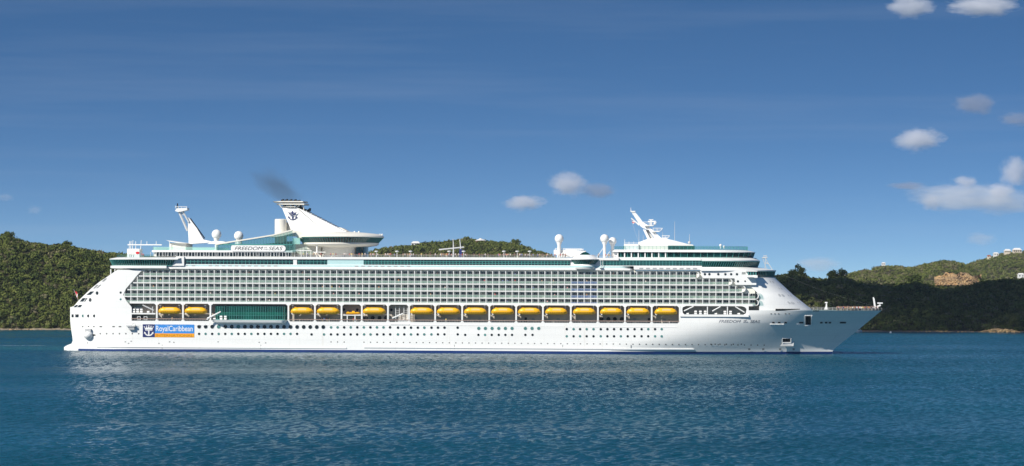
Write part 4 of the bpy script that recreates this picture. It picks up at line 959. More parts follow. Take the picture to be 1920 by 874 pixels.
em.build('crown_anchor_emblem', M['navy'], fun)
(xa, za), (xb, zb3) = P(560, 392.5, -4.6), P(599, 426.5, -6.2); b = MB(); b.tube((xa, -4.45, za), (xb, -6.12, zb3), .11, n=5); b.build('funnel_seam', M['black'], fun)
for i, (p0, p1, py, hw) in enumerate(((506.5, 571, 377.6, 6.2), (513, 573.5, 382.2, 5.8), (520, 557, 387.2, 5.0))):
    b = MB(); z = P(540, py, -hw)[1]; tk = .38 if i < 2 else .28
    lo_ = loop(X(p0 + 3, -hw), X(p1, -hw), hw, 4, 1, 2.0); hi_ = loop(X(p0, -hw), X(p1, -hw), hw, 4, 1, 2.0)
    # winged plate: open ring of slats round the exhausts
    b.slab(lo_, z - tk, z + tk * .3, 0, hi_); b.build('funnel_wing_plate', M['cream'], fun)
b = MB()
for a, c in (((528, 389.5), (524, 384)), ((536, 389.5), (541, 380)), ((545, 389.5), (536, 382)), ((552, 389.8), (560, 380)), ((556, 390), (563, 383)), ((569.5, 394.5), (569.5, 379)), ((540, 389), (548, 381))):
    (xa, za), (xb, zb3) = P(*a, -4.4), P(*c, -4.4); b.tube((xa, -4.3, za), (xb, -4.6, zb3), .2, n=6)
b.build('funnel_strut', M['cream'], fun)
for p, dz in ((529.5, -.3), (537, -.25), (545, -.3), (553, -.35), (560, -.6)):
    b = MB(); (xa, za), (xb, zb3) = P(p + 6, 392, -2), P(p, 373.2, -2)
    b.tube((xa, -1.6, za), (xb, -1.6, zb3 + dz), .62, .66, n=12); b.tube((xb + .1, -1.6, zb3 + dz - .5), (xb - .05, -1.6, zb3 + dz + .1), .74, .74, n=12, mi=1); b.build('exhaust_pipe', [M['grey'], M['black']], fun, 40)
b = MB(); b.prism(PP([(560, 394), (562, 386), (568, 391), (576, 393.5), (580, 390), (579, 396), (572, 398)], -3), -2.4, 2.4); b.build('funnel_housing', M['black'], fun)
# crown lounge: round glazed disc behind the funnel
xc = (X(557, 0) + X(719.6, 0)) / 2; rd = (X(719.6, 0) - X(557, 0)) / 2; zr = P(638, 445.2, 0)[1]; m1 = 1 / 4.44
b = MB(); b.lathe((xc, 0, zr), [(rd * .99, -.1), (rd, .05), (rd * .985, .5), (rd * .9, 1.35), (rd * .55, 2.0), (rd * .15, 2.5), (.05, 2.6)], 64); dl = S(b, 'crown_lounge_roof', M['cream'], 25)
zb4 = P(638, 455.8, 0)[1]; rb_ = rd * .865
ring = lambda r: [(xc + r * math.cos(a), r * math.sin(a)) for a in [2 * math.pi * i / 96 - math.pi for i in range(96)]]
band('crown_lounge_windows', ship, ring(rb_), ring(rd * .985), zb4, zr - .1, 1.18, M['glassd'], M['mull'], .2, ((.97, .25),))
b = MB(); b.lathe((xc, 0, zb4), [(rd * .30, -2.4), (rd * .62, -1.75), (rd * .83, -1.15), (rb_ + .15, -.65), (rb_ + .2, .02)], 64); S(b, 'crown_lounge_underside', M['cream'], 35)
b = MB(); z5 = P(640, 462, -9)[1]
b.slab(loop(X(600, -9), X(670, -9), 9, 2, 5), z482 - .3, z5 + 1.2); S(b, 'crown_lounge_base', M['cream'])
b = MB(); b.slab(loop(X(668, -8), X(685, -8), 7.5, 0, 4), z482 - .3, z5 + .8); S(b, 'lift_lobby_glazing', M['glass'])
b = MB(); b.box(X(549, -6), X(602, -6), -6, 6, z482, P(580, 457.5, -6)[1]); S(b, 'funnel_casing', M['cream'])
b = MB()
for p in (594,): b.tube((X(p, -12), -12, z482), (X(p, -12), -12, P(p, 459, -12)[1]), .35, n=8)
S(b, 'crown_lounge_column', M['white'])
b = MB(); b.prism(PP([(505, 444.6), (520, 440), (547, 431), (575, 436), (590, 446), (575, 449), (552, 443), (535, 442), (520, 444)], -9), -10, 2); S(b, 'canopy_sail', M['cream'])
b = MB(); b.box(X(548, -12), X(562, -12), -12, -11, P(555, 458, -12)[1], P(555, 446, -12)[1], 0); S(b, 'stair_tower', M['screenl'])
b = MB(); b.box(X(545, -13), X(584, -13), -14, -8, P(560, 470.4, -13)[1], P(560, 469.2, -13)[1])
for p in (553, 565, 575, 583): b.tube((X(p, -13), -13.8, z482), (X(p, -13), -13.8, P(560, 470, -13)[1]), .12, n=5)
b.box(X(584, -12), X(610, -12), -12, -10, P(600, 473.4, -12)[1], P(600, 472.2, -12)[1]); S(b, 'pool_bar_canopy', M['white'])
b = MB()
for i, p in enumerate((651, 668, 676, 700, 712, 716)): b.ball((X(p, 0), 0 if p > 690 else -6, zr + (1.9 if p < 690 else .9) + .3), .4, 8)
S(b, 'roof_light', M['white'], 40)
# pool deck rail with lamps
b = MB()
for p in range(556, 1150, 3): b.box(X(p) - .03, X(p) + .03, -18.86, -18.78, z482, z482 + 1.05)
b.box(X(556), X(1150), -18.9, -18.76, z482 + 1.0, z482 + 1.12, 1); b.box(X(556), X(1150), -18.84, -18.8, z482 + .5, z482 + .56)
S(b, 'pool_deck_railing', [M['lightgrey'], M['teak']])
for p in (705.5, 744, 769.5, 842, 869, 944.5, 969.5, 993):
    b = MB(); x = X(p, -17); zt3 = P(p, 472.6, -17)[1]; b.tube((x, -17, z482), (x, -17, zt3), .12, n=6); b.lathe((x, -17, zt3), [(.2, -.1), (.8, .15), (.8, .4), (.3, .55)], 12); S(b, 'deck_lamp', M['white'], 40)
b = MB()
for top, base, bend in (((848.5, 448.5), (850, 482), 1), ((861, 449), (864.5, 482), 1)):
    pr = None
    for i in range(7):
        k = i / 6; p = base[0] + (top[0] - base[0]) * k + 1.2 * math.sin(k * 2.2) * bend; (x, z) = P(p, base[1] + (top[1] - base[1]) * k, -4)
        if pr: b.tube(pr, (x, -4, z), .42 - .04 * i, n=6)
        pr = (x, -4, z)
(xa, za), (xb, zb3) = P(823, 468.3, -4), P(870, 463.5, -4); b.tube((xa, -4, za), (xb, -4, zb3), .28, n=6); S(b, 'sculpture_mast', M['lightgrey'])
b = MB(); b.box(X(861, -4), X(866, -4), -5, -3, z482, P(864, 467, -4)[1]); S(b, 'slide_tower', M['navy'])
# terraces round the forward dome
b = MB()
for p0, p1, y0, y1, tt in ((1038, 1062, 477, 468.5, -7), (1044, 1085, 482, 474.5, -8), (1058, 1094, 473, 470.5, -7), (1060, 1092, 468.8, 467.4, -7)):
    b.box(X(p0, tt), X(p1, tt), tt, tt + 9, P(p0, y0, tt)[1], P(p0, y1, tt)[1])
b.prism(PP([(1054, 474), (1062, 468), (1098, 471), (1094, 478), (1070, 482)], -9), -9, -3)
for p in range(1041, 1094, 4): b.tube((X(p, -7), -7, P(p, 470, -7)[1]), (X(p, -7), -7, P(p, 465.8, -7)[1]), .12, n=5)
(xa, za) = P(1041, 466.3, -7); b.box(xa, X(1091, -7), -7.1, -6.9, za, za + .15); S(b, 'terrace_deck', M['white'])
b = MB(); b.box(X(1038, -6.5), X(1098, -6.5), -6.5, -6, P(1060, 471.2, -6.5)[1], P(1060, 470, -6.5)[1]); S(b, 'terrace_awning', M['teak'])
# round lookout lounge over the ship side
tl = -17.0; xo = X(1096.5, tl); 
ro = (X(1124, tl) - X(1069, tl)) / 2; ri = (X(1115.5, tl) - X(1077, tl)) / 2
zA, zB, zC, zD_ = [P(1096, q, -20)[1] for q in (477.8, 486.6, 496.0, 506.0)]
ringl = lambda r: [(xo + r * math.cos(a), tl + r * math.sin(a)) for a in [2 * math.pi * i / 48 - math.pi for i in range(48)]]
band('lookout_windows', ship, ringl(ri), ringl(ro * .97), zC, zB, .95, M['glass'], M['mull'], .2, ((.03, .12), (.97, .12)))
b = MB(); b.lathe((xo, tl, 0), [(ro, zB - .15), (ro * 1.02, zB + .1), (ro * .98, zB + .25), (ro * .55, zA - .05), (ro * .35, zA)], 36); lr = S(b, 'lookout_roof', M['white'], 12)
b = MB(); b.lathe((xo, tl, 0), [(ro * .38, zA - .02), (ro * .30, zA + .5), (ro * .12, zA + 1.1), (.05, zA + 1.2)], 20); b.build('lookout_skylight', M['glassg'], lr, 20)
b = MB(); b.lathe((xo, tl, 0), [(ri * .92, zD_), (ri * 1.08, zD_ + .5), (ri * 1.13, zD_ + 1.3), (ri * 1.04, zC - .25), (ri * 1.03, zC + .02)], 36); S(b, 'lookout_base', M['white'], 30)
b = MB(); b.lathe((xo, tl, 0), [(ri * 1.135, zD_ + 1.1), (ri * 1.135, zD_ + 1.45)], 36); S(b, 'lookout_stripe', M['aquad'])
b = MB(); 
for q in (1126, 1130): b.tube((X(q), -19.5, P(q, 486, -19.5)[1]), (X(q), -19.5, P(q, 502, -19.5)[1]), .1, n=5)
b.box(X(1124), X(1130.5), -20, -19, P(1127, 502.5, -19.5)[1], P(1127, 501.6, -19.5)[1]); S(b, 'side_ladder', M['white'])

# forward deckhouse stack
zf = lambda py, t=-17: P(1280, py, t)[1]
NX = lambda p: X(p, 0)
b = MB(); b.slab(loop(X(1150, -16.5), NX(1418), 17.2, 0, 22), zf(487.6), zf(483.0)); S(b, 'forward_deck_edge', M['white'], 30)
lt = loop(X(1157.5, -16), NX(1415), 16.4, 0, 20); lb = loop(X(1157.5, -16), NX(1411.5), 16.0, 0, 20 - (NX(1415) - NX(1411.5)))
band('forward_lounge_windows', ship, lb, lt, zf(483.0), zf(473.0), 2.75, M['glass'], M['mull'], .22, ((.03, .2),))
b = MB(); b.box(X(1158, -16), X(1247, -16), -16.12, -16.02, zf(482.8), zf(473.4))
b = MB(); b.slab(loop(X(1149, -16), X(1158, -16), 15.8), z482, zf(472.8)); S(b, 'forward_house_end', M['white'])
for i in range(8):
    b = MB(); b.box(X(1158 + 12.8 * i, -16) - .25, X(1158 + 12.8 * i, -16) + .25, -16.65, -16.1, zf(483.0), zf(473.0)); S(b, 'forward_house_pier', M['white'])
b = MB(); ra = loop(X(1148, -16), NX(1416), 17.2, 0, 21); rb = loop(X(1152, -16), NX(1401), 16.4, 0, 20)
b.loft([[(x, y, zf(473.0)) for x, y in ra], [(x, y, zf(471.8)) for x, y in ra], [(x, y, zf(468.4)) for x, y in rb]]); S(b, 'forward_lounge_roof', M['white'], 30)
gl = loop(X(1169, -15), NX(1401), 15.6, 0, 18)
band('sun_deck_screen', ship, gl, gl, zf(468.4), zf(461.2), 1.6, M['screen'], M['mull'], .10, ((.97, .08),))
b = MB(); b.box(X(1152, -15), X(1169, -15), -15.5, -15.4, zf(468.4), zf(462)); S(b, 'sun_deck_side_screen', M['screen'])
# lower forward band (slanted) and roof of the bridge
lt = loop(X(1316, -19), NX(1424.5), 19.6, 0, 20); lb = loop(X(1316, -19), NX(1420), 19.0, 0, 20)
zq0, zq1 = P(1370, 501.0, -18)[1], P(1370, 489.6, -18)[1]
band('forward_gallery_windows', ship, lb, lt, zq0, zq1, .98, M['glass'], M['mull'], .16, ((.97, .25),))
b = MB(); ra = loop(X(1316, -19), NX(1424), 19.7, 0, 20); rb = loop(X(1310, -18), NX(1416), 17.6, 0, 20)
b.loft([[(x, y, zq1) for x, y in ra], [(x, y, zq1 + .4) for x, y in ra], [(x, y, zf(483.2)) for x, y in rb]]); S(b, 'forward_gallery_roof', M['white'], 30)
b = MB(); z50, z51 = P(1250, 505.8, -19)[1], P(1250, 499.3, -19)[1]
b.box(X(1188), X(1318), -19.0, 19.0, z50, z51); wc = S(b, 'forward_cornice', M['white'])
b = MB()
for p in [1202 + 12.6 * i for i in range(9)]: b.box(X(p) - .8, X(p) + .8, -19.06, -18.9, z50 + .25, z50 + .75)
b.build('fascia_vent', M['steel'], wc)
ra = loop(X(1314), NX(1455), 19.8, 0, 26, 2.1); rb = loop(X(1316), NX(1421), 19.2, 0, 20, 2.3)
b = MB(); b.loft([[(x, y, P(1400, 508.3, -15)[1]) for x, y in ra], [(x, y, P(1400, 506.3, -15)[1]) for x, y in ra], [(x, y, zq0) for x, y in rb]]); S(b, 'bridge_roof', M['white'], 30)
# bridge
zbt, zbb = P(1430, 508.6, -12)[1], P(1430, 519.8, -12)[1]
lt = loop(X(1390, -17), NX(1453.5), 18.2, 0, 24, 2.1); lb = loop(X(1390, -17), NX(1451), 17.6, 0, 24 - (NX(1453.5) - NX(1451)), 2.1)
br = band('bridge_windows', ship, lb, lt, zbb, zbt, .95, M['glassd'], M['mull'], .16, ((.97, .3), (.05, .3)))
b = MB(); ra = loop(X(1390, -17), NX(1455.5), 18.4, 0, 25, 2.1); rb = loop(X(1390, -17), NX(1452), 17.2, 0, 24, 2.1)
b.loft([[(x, y, P(1430, 522.6, -12)[1]) for x, y in rb], [(x, y, zbb) for x, y in ra]]); S(b, 'bridge_base', M['white'], 30)
b = MB(); zw0, zw1, zw2 = P(1409, 520, -21)[1], P(1409, 515, -21)[1], P(1409, 508.6, -21)[1]
b.box(X(1398), X(1419.5), -21.6, -17.5, zw2 - .15, zw2 + .25, 0); b.box(X(1400.5), X(1418), -21.4, -17.5, zw0, zw0 + .9, 0)
b.box(X(1403), X(1417), -21.2, -17.6, zw0 + .9, zw2 - .15, 1)
for p in (1402.6, 1407, 1412, 1416.8): b.box(X(p) - .15, X(p) + .15, -21.3, -17.5, zw0 + .5, zw2, 2)
b.box(X(1414), X(1420), -21.8, -20.6, zw0 - .2, zw0 + .8, 0); S(b, 'bridge_wing', [M['white'], M['glass'], M['mull']])
# white side wall ahead of the top balconies, with its portholes
b = MB(); zwa, zwb = Z(518, 300) , z505
b.prism([(X(1313) + 1.0, zwa), (X(1313) - .2, zwb), (X(1418), zwb), (X(1418), Z(530, 300)), (X(1379), Z(530, 300)), (X(1377), zwa)], -18.9, -17.0); S(b, 'forward_side_wall', M['hull'])
for p, q, r in [(v, 514.2, 2.25) for v in (1321.6, 1330, 1346.7, 1360, 1370.8, 1381.7)] + [(1383.5, 527.6, 2.1), (1397, 527.3, 1.5)]:
    b = MB(); x, z = P(p, q, -18.95); b.disc_y(x, -19.0, z, r / 4.52, .12, 16); S(b, 'cabin_porthole', M['port1'])
for p, q in ((1392.5, 512), (1396, 512)):
    b = MB(); x, z = P(p, q, -18.95); b.box(x - .35, x + .35, -19.0, -18.8, z - .5, z + .4); S(b, 'side_door', M['grey'])
# rounded bow superstructure under the bridge
b = MB(); L = []
for py, tip, hbw, n1 in ((584, 1524, 18.5, 27), (578.3, 1520, 18.5, 26), (566, 1504, 18.3, 24), (552, 1486, 18.1, 21), (538, 1471, 17.9, 18), (528, 1460, 17.7, 16), (521.3, 1453.5, 17.4, 14)):
    z = P(tip, py, 0)[1]; xs0 = X(1423.5 if py > 548 else 1419 if py > 540 else 1408, -18); L.append([(x, y, z) for x, y in loop(xs0, NX(tip), hbw, 0, NX(tip) - xs0 - 1.0, 2.2, 6, 18)])
b.loft(L); bs = S(b, 'bow_superstructure', M['hull'], 40)
b = MB()
def on_bow(px, py):
    best = None
    zz = P(px, py, -8)[1]
    for j in range(len(L) - 1):
        za, zb5 = L[j][0][2], L[j + 1][0][2]
        if za <= zz <= zb5:
            k = (zz - za) / (zb5 - za); row = [(u[0] + (v[0] - u[0]) * k, u[1] + (v[1] - u[1]) * k) for u, v in zip(L[j], L[j + 1])]
            for (xa_, ya_), (xb_, yb_) in zip(row, row[1:]):
                if ya_ < 0 and yb_ <= 0.5:
                    xx = P(px, py, (ya_ + yb_) / 2)[0]
                    if xa_ <= xx <= xb_:
                        ii = row.index((xa_, ya_)); u_ = Vector((xb_ - xa_, yb_ - ya_, 0)).normalized(); w_ = (Vector(L[j][ii]) - Vector(L[j + 1][ii])).normalized() * -1
                        return Vector((xx, ya_ + (yb_ - ya_) * ((xx - xa_) / max(1e-6, xb_ - xa_)), zz)), u_, w_
    return None
for p, q, w in ((1444, 528, 1), (1449, 528.5, 1), (1460.5, 541, 1), (1465, 541.5, 1), (1461.5, 553.5, 1.4), (1468, 554, 2.0), (1478, 554, 1), (1482.5, 554.5, 1), (1479, 567.5, 1.6), (1486, 568, 2.6), (1495.5, 567, 1), (1499.5, 567.5, 1)):
    c_ = on_bow(p, q)
    if not c_: continue
    c_, u_, w_ = c_; n_ = u_.cross(w_); n_ = n_ if n_.y < 0 else -n_
    b.add([c_ + n_ * .06 + u_ * (.42 * w * math.cos(a)) + w_ * (.55 * min(w, 1.3) * math.sin(a)) for a in [i * math.pi / 6 for i in range(12)]], [tuple(range(12))])
b.build('bow_window', M['lightgrey'], bs)
# forward mast
t = 0
mast = MB()
mast.prism(PP([(1196.6, 454.8), (1215, 447.6), (1228, 446), (1242.4, 446.4), (1262, 450.5), (1289.5, 457.6), (1300, 459), (1300, 461), (1196.6, 461)], -4), -4.5, 4.5)
mast.prism(PP([(1206, 427), (1218, 427), (1226, 433), (1241, 447.5), (1228, 447.5), (1216, 431), (1211, 430)], -1), -1.6, 1.6)
mast.prism(PP([(1205.5, 430), (1210.5, 431), (1219, 447.5), (1213.5, 447.5)], -1), -1.5, 1.5)
mast.prism(PP([(1210.5, 431), (1216, 431), (1226, 447), (1219, 447.5)], 0), 0.4, .8, 1)
mast.prism(PP([(1183, 396.5), (1191, 398), (1199, 407.5), (1205, 416), (1214, 422), (1220, 424), (1214, 428.5), (1207, 428.5), (1200.5, 424), (1196.8, 418)], -1), -1.2, 1.2)
fm = S(mast, 'forward_mast', [M['white'], M['lightgrey']])
b = MB(); (xa, za), (xb, zb3) = P(1183.3, 409, -1), P(1198.5, 422, -1); b.tube((xa, -1, za), (xb, -1, zb3), .2, .4, n=6); b.build('mast_yard', M['white'], fm)
b = MB(); (xa, za), (xb, zb3) = P(1182.6, 389, -1), P(1183, 396, -1); b.tube((xa, 0, za), (xb, 0, zb3), .08, .15, n=5); b.prism(PP([(1181, 395.6), (1191.5, 395.6), (1190.5, 398), (1184, 398)], -1), -1.5, 1.5); b.build('mast_cap', M['white'], fm)
for (p0, p1, yt, yb2, xb0, xb1) in ((1204, 1231, 416.5, 424, 1208, 1224), (1221.8, 1242.5, 428, 434.8, 1222, 1236), (1239, 1255.6, 442, 447.5, 1240, 1251)):
    b = MB(); b.prism(PP([(xb0, yb2 - 1.6), (xb1 + 2, yb2 - 1.6), (xb1, yb2), (xb0, yb2)], -2.5), -2.8, 2.8)
    for p in (p0 + 3, (p0 + p1) / 2, p1):
        (xa, za), (xb, zb3) = P(min(p, xb1 + 1.5), yb2 - 1.6, -2.6), P(p, yt, -2.6); b.tube((xa, -2.6, za), (xb, -2.8, zb3), .11, n=5)
    (xa, za), (xb, zb3) = P(p0 + 2, yt, -2.6), P(p1, yt, -2.6); b.tube((xa, -2.8, za), (xb, -2.8, zb3), .12, n=5)
    (xa, za), (xb, zb3) = P(p0 + 3, (yt + yb2) / 2, -2.6), P(p1 - 1, (yt + yb2) / 2, -2.6); b.tube((xa, -2.8, za), (xb, -2.8, zb3), .07, n=5)
    b.build('mast_platform', M['white'], fm)
b = MB(); (xa, za), (xb, zb3) = P(1221, 424, -1), P(1221, 411.5, -1); b.tube((xa, -1, za), (xb, -1, zb3), .35, n=8)
(xa, za) = P(1214.8, 415, -1); b.box(xa, X(1229, -1), -1.3, -.7, za - .2, za + .2); (xa, za) = P(1216.5, 412, -1); b.box(xa, X(1224.5, -1), -1.3, -.7, za - .15, za + .15); x, z = P(1228, 419.5, -1); b.ball((x, -1.5, z), .55, 10); b.build('mast_radar', M['white'], fm)
b = MB()
for p, y0, y1, w in ((1265, 451, 415.5, .10), (1292.8, 458, 439, .12), (1242.5, 447, 428, .06), (1198, 455, 431, .09), (1206, 452, 441, .08)):
    (xa, za), (xb, zb3) = P(p, y0, -2), P(p, y1, -2); b.tube((xa, -2, za), (xb, -2, zb3), w, w * .6, n=5)
x, z = P(1292.5, 455, -2); b.ball((x, -2, z), .62, 10); (xa, za), (xb, zb3) = P(1184.5, 416, -1), P(1197, 453, -1); b.tube((xa, -1, za), (xb, -1, zb3), .035, n=4); b.build('whip_aerial', M['lightgrey'], fm)
b = MB(); b.box(X(1169.5, -8), X(1197, -8), -8, 8, zf(468.6), P(1183, 457.6, -8)[1], 0); b.box(X(1197, -7), X(1252, -7), -7, 7, zf(468.6), P(1225, 460.5, -7)[1], 1); b.box(X(1252, -6), X(1302, -6), -6, 6, zf(468.6), P(1270, 460.8, -6)[1], 2)
b.box(X(1170, -8), X(1196, -8), -8.05, -7.9, P(1183, 456.0, -8)[1], P(1183, 455.3, -8)[1], 0)
for p in (1171, 1179, 1188): b.tube((X(p, -8), -8, P(p, 457.6, -8)[1]), (X(p, -8), -8, P(p, 453 if p > 1172 else 449, -8)[1]), .1, n=5)
S(b, 'sun_deck_house', [M['white'], M['cream'], M['glassg']])
# signal mast on the bridge roof, forestay, bow fittings
b = MB(); 
for a, c, w in (((1434, 506.5), (1436.5, 479), .12), ((1449, 507), (1432, 480), .14), ((1438, 507), (1430, 483), .10), ((1429, 483.5), (1439, 483), .25), ((1431, 480), (1438, 479.5), .14), ((1436, 493), (1441, 495), .2)):
    (xa, za), (xb, zb3) = P(*a, -3), P(*c, -3); b.tube((xa, -3, za), (xb, -3, zb3), w, n=5)
S(b, 'signal_mast', M['lightgrey'])
b = MB(); pr = None; A_ = (P(1449, 506.5, -2), P(1643, 575, 0))
for i in range(13):
    k = i / 12; x = A_[0][0] + (A_[1][0] - A_[0][0]) * k; z = A_[0][1] + (A_[1][1] - A_[0][1]) * k - 1.2 * math.sin(math.pi * k)
    if pr: b.tube(pr, (x, 0, z), .014, n=4)
    pr = (x, 0, z)
S(b, 'forestay', M['grey'])
b = MB(); b.prism(PP([(1638.6, 574), (1636.4, 558), (1638, 557.2), (1639.6, 560), (1642, 574.5), (1648, 571.8), (1652, 572.4), (1651, 573.8), (1642.6, 577), (1642.4, 582), (1639.4, 582)], 0), -.4, .4)
(xa, za) = P(1645, 568.6, 0); b.box(xa, X(1655, 0), -.3, .3, za - .2, za + .3); (xa, za), (xb, zb3) = P(1650, 572, 0), P(1650, 568, 0); b.tube((xa, 0, za), (xb, 0, zb3), .2, n=6); S(b, 'bow_mast', M['white'])
b = MB(); b.prism(PP([(1545, 580.5), (1548, 574.5), (1548.6, 569), (1550.5, 569), (1550.8, 575), (1552, 580.5)], -6), -6.5, -5.5); (xa, za) = P(1546.5, 567.4, -6); b.box(xa, X(1551.5, -6), -6.3, -5.7, za - .25, za + .25); S(b, 'bow_winch_light', M['white'])
b = MB(); rr_ = []
row = grid[-1][i1404 + 12:]
for k_, zz in enumerate((.55, 1.05)):
    for (xa, ya, za), (xb, yb, zb3) in zip(row, row[1:]):
        for sg_ in (1, -1): b.tube((xa, (ya + .12) * sg_, ZD + zz), (xb, (yb + .12) * sg_, ZD + zz), .035, n=4)
for (xa, ya, za) in row:
    for sg_ in (1, -1): b.tube((xa, (ya + .12) * sg_, ZD), (xa, (ya + .12) * sg_, ZD + 1.05), .04, n=4)
S(b, 'bow_railing', M['lightgrey'])
# ensign staff
def flag(name, px, py, px2, py2, label, t, cols):
    b = MB(); (xa, za), (xb, zb3) = P(px, py, t), P(px2, py2, t)
    o_ = empty(name, (0, 0, 0)); o_.matrix_world = SHIPM.copy(); tag(o_, label, 'flag')
    b.tube((xa, t, za), (xb, t, zb3), .07, n=5); b.build('flag_staff', M['lightgrey'], o_)
    f_ = MB(); d = Vector((xb - xa, 0, zb3 - za)); n_ = 6; wv = []
    for i in range(n_ + 1):
        k = i / n_; q = Vector((xb, t, zb3)) - d * (.05 + .6 * k)
        wv.append([(q.x - .1, q.y + .15 * math.sin(k * 5), q.z), (q.x + .4 + .25 * math.sin(k * 4), q.y + .15 * math.sin(k * 5 + 1), q.z - .5), (q.x + .9 + .35 * math.sin(k * 4 + 1), q.y + .15 * math.sin(k * 5 + 2), q.z - .9)])
    for i in range(n_):
        for j in range(2): f_.add([wv[i][j], wv[i][j + 1], wv[i + 1][j + 1], wv[i + 1][j]], [(0, 1, 2, 3)], cols[(i // 2 + j) % len(cols)])
    f_.build('flag_cloth', [M['red'], M['white']], o_)
flag('ensign', 148, 565.5, 138.2, 542.5, 'red ensign on a slanting staff at the stern rail', -2, [0, 0, 1])
flag('courtesy_flag', 1186.5, 419.5, 1184.5, 411.5, 'small red and white flag flying at the forward mast yard', -2, [0, 1])

# ------------------------------------------------------------------ lifeboats (hang in the davits: things of their own)
def sec(x, hw, z0, zk, z1, rnd):
    """half-rounded boat section: keel z0, gunwale zk, canopy top z1"""
    low = [(hw * math.sin(a), z0 + (zk - z0) * (1 - math.cos(a))) for a in [math.pi / 2 * i / 5 for i in range(6)]]
    up = [(hw * math.cos(a) ** .6, zk + (z1 - zk) * math.sin(a) ** .8) for a in [math.pi / 2 * i / 6 for i in range(1, 7)]]
    half = low + up
    return [(x, -a, c) for a, c in half] + [(x, a, c) for a, c in reversed(half[1:-1])]
LB = 9.5
def make_lifeboat():
    root = empty('lifeboat')
    m_ = MB(); st = []
    for i in range(21):
        s_ = -1 + 2 * i / 20; e = abs(s_)
        hw = 1.75 * max(.02, 1 - e ** 5.5) ** .55 + .04; keel = .22 + .75 * e ** 5 - (.1 * max(0, s_) ** 2); 
        gw = 1.55 + .15 * e ** 2; top = 1.55 + (1.95 - .35 * e ** 2) * max(.0, 1 - e ** 4.4) ** .55
        st.append((s_ * LB / 2, hw, keel, gw, top))
    def lowsec(x, hw, z0, zk): 
        h_ = [(hw * math.sin(a), z0 + (zk - z0) * (1 - math.cos(a))) for a in [math.pi / 2 * i / 6 for i in range(7)]]
        return [(x, -a, c) for a, c in reversed(h_)] + [(x, a, c) for a, c in h_[1:]]
    def upsec(x, hw, zk, z1):
        h_ = [(hw * max(0, math.cos(a)) ** .6, zk + (z1 - zk) * math.sin(a) ** .8) for a in [math.pi / 2 * i / 7 for i in range(8)]]
        return [(x, -a, c) for a, c in h_] + [(x, a, c) for a, c in reversed(h_[:-1])]
    m_.loft([lowsec(x, hw, k, g_) for x, hw, k, g_, t_ in st], closed=False, cap0=False, cap1=False); m_.build('boat_hull', M['yellow'], root, 50)
    m_ = MB(); m_.loft([upsec(x, hw * .985, g_, t_) for x, hw, k, g_, t_ in st], closed=False, cap0=False, cap1=False); cn_ = m_.build('boat_canopy', M['yellow'], root, 50)
    m_ = MB()
    for sg_ in (1, -1):
        pr = None
        for x, hw, k, g_, t_ in st:
            q = (x, -sg_ * (hw + .03), g_)
            if pr: m_.tube(pr, q, .11, n=6)
            pr = q
    m_.build('boat_fender', M['ochre'], root)
    m_ = MB(); rows_ = []
    for i in range(7):
        s_ = -.32 + .74 * i / 6; e = abs(s_); hw = 1.75 * (1 - e ** 5.5) ** .55 * .985 + .04; top = 1.55 + (1.95 - .35 * e ** 2) * (1 - e ** 4.4) ** .55; x = s_ * LB / 2
        rows_.append([(x, -(hw * max(0, math.cos(a)) ** .6 + .03), 1.6 + (top - 1.6) * math.sin(a) ** .8) for a in (R(14), R(24), R(35), R(46))])
    m_.loft(rows_, closed=False, cap0=False, cap1=False); m_.build('boat_window_panel', M['panel'], cn_)
    m_ = MB()
    for i in range(8): x = -3.6 + .95 * i; m_.box(x, x + .3, -1.80, -1.66, 1.18, 1.36)
    m_.build('boat_grab_marks', M['ochre'], root)
    m_ = MB(); m_.tube((-LB / 2 + .3, -.2, .8), (-LB / 2 + .9, -.4, .2), .16, n=6); m_.box(-LB / 2 + .5, -LB / 2 + 1.1, -.3, .3, .1, .3); m_.build('boat_propeller_guard', M['white'], root)
    m_ = MB(); m_.box(-3.2, -2.3, -.5, .5, 3.2, 3.62); m_.box(2.4, 2.9, -.3, .3, 3.1, 3.5); m_.build('boat_hatch', M['ochre'], cn_)
    m_ = MB()
    for x in (-3.9, 3.9): m_ = MB(); m_.tube((x, .3, 2.0), (x, .3, 4.35), .07, n=5); m_.box(x - .3, x + .3, -.3, .9, 4.2, 4.5); m_.build('boat_fall', M['steel'], root)
    return root
spans = [(297, 340), (346, 389), (545, 588), (594, 637), (680, 724), (769, 813), (819, 863), (870, 913), (921, 964), (971, 1014), (1022, 1064), (1074, 1117), (1125, 1167.5), (1175, 1218), (1227, 1270)]
words = ['first from the stern, above the blue and orange company sign', 'second from the stern, beside the tall green glazing', 'third from the stern, just past the tall green glazing', 'fourth from the stern, beside the open rescue boat bay',
         'fifth from the stern, alone between the rescue boat bay and the ladder bay', 'sixth from the stern, just past the ladder bay', 'seventh from the stern', 'eighth from the stern', 'ninth from the stern', 'tenth from the stern, fifth from the last toward the bow',
         'eleventh from the stern, left of the round lookout lounge', 'twelfth from the stern, below the round lookout lounge', 'thirteenth from the stern, third from the last toward the bow', 'fourteenth from the stern, second from the last toward the bow', 'last one toward the bow, beside the white raft deck opening']
lbp = make_lifeboat()
for i, (a, c) in enumerate(spans):
    o_ = lbp if i == 0 else copy_tree(lbp)
    x = (X(a, -18.9) + X(c, -18.9)) / 2; z = P((a + c) / 2, 590.6 + (a - 300) * .0019, -18)[1]
    o_.matrix_world = SHIPM @ Matrix.Translation((x, -18.9, z)) @ Matrix.Translation((0, 0, .15)) @ Matrix.Diagonal(((X(c) - X(a)) / 9.6, 1, .90, 1))
    tag(o_, 'yellow lifeboat, ' + words[i], 'lifeboat', 'yellow lifeboats hanging along the ship side')
root = empty('rescue_boat'); x = X(663, -17); 
m_ = MB(); st = []
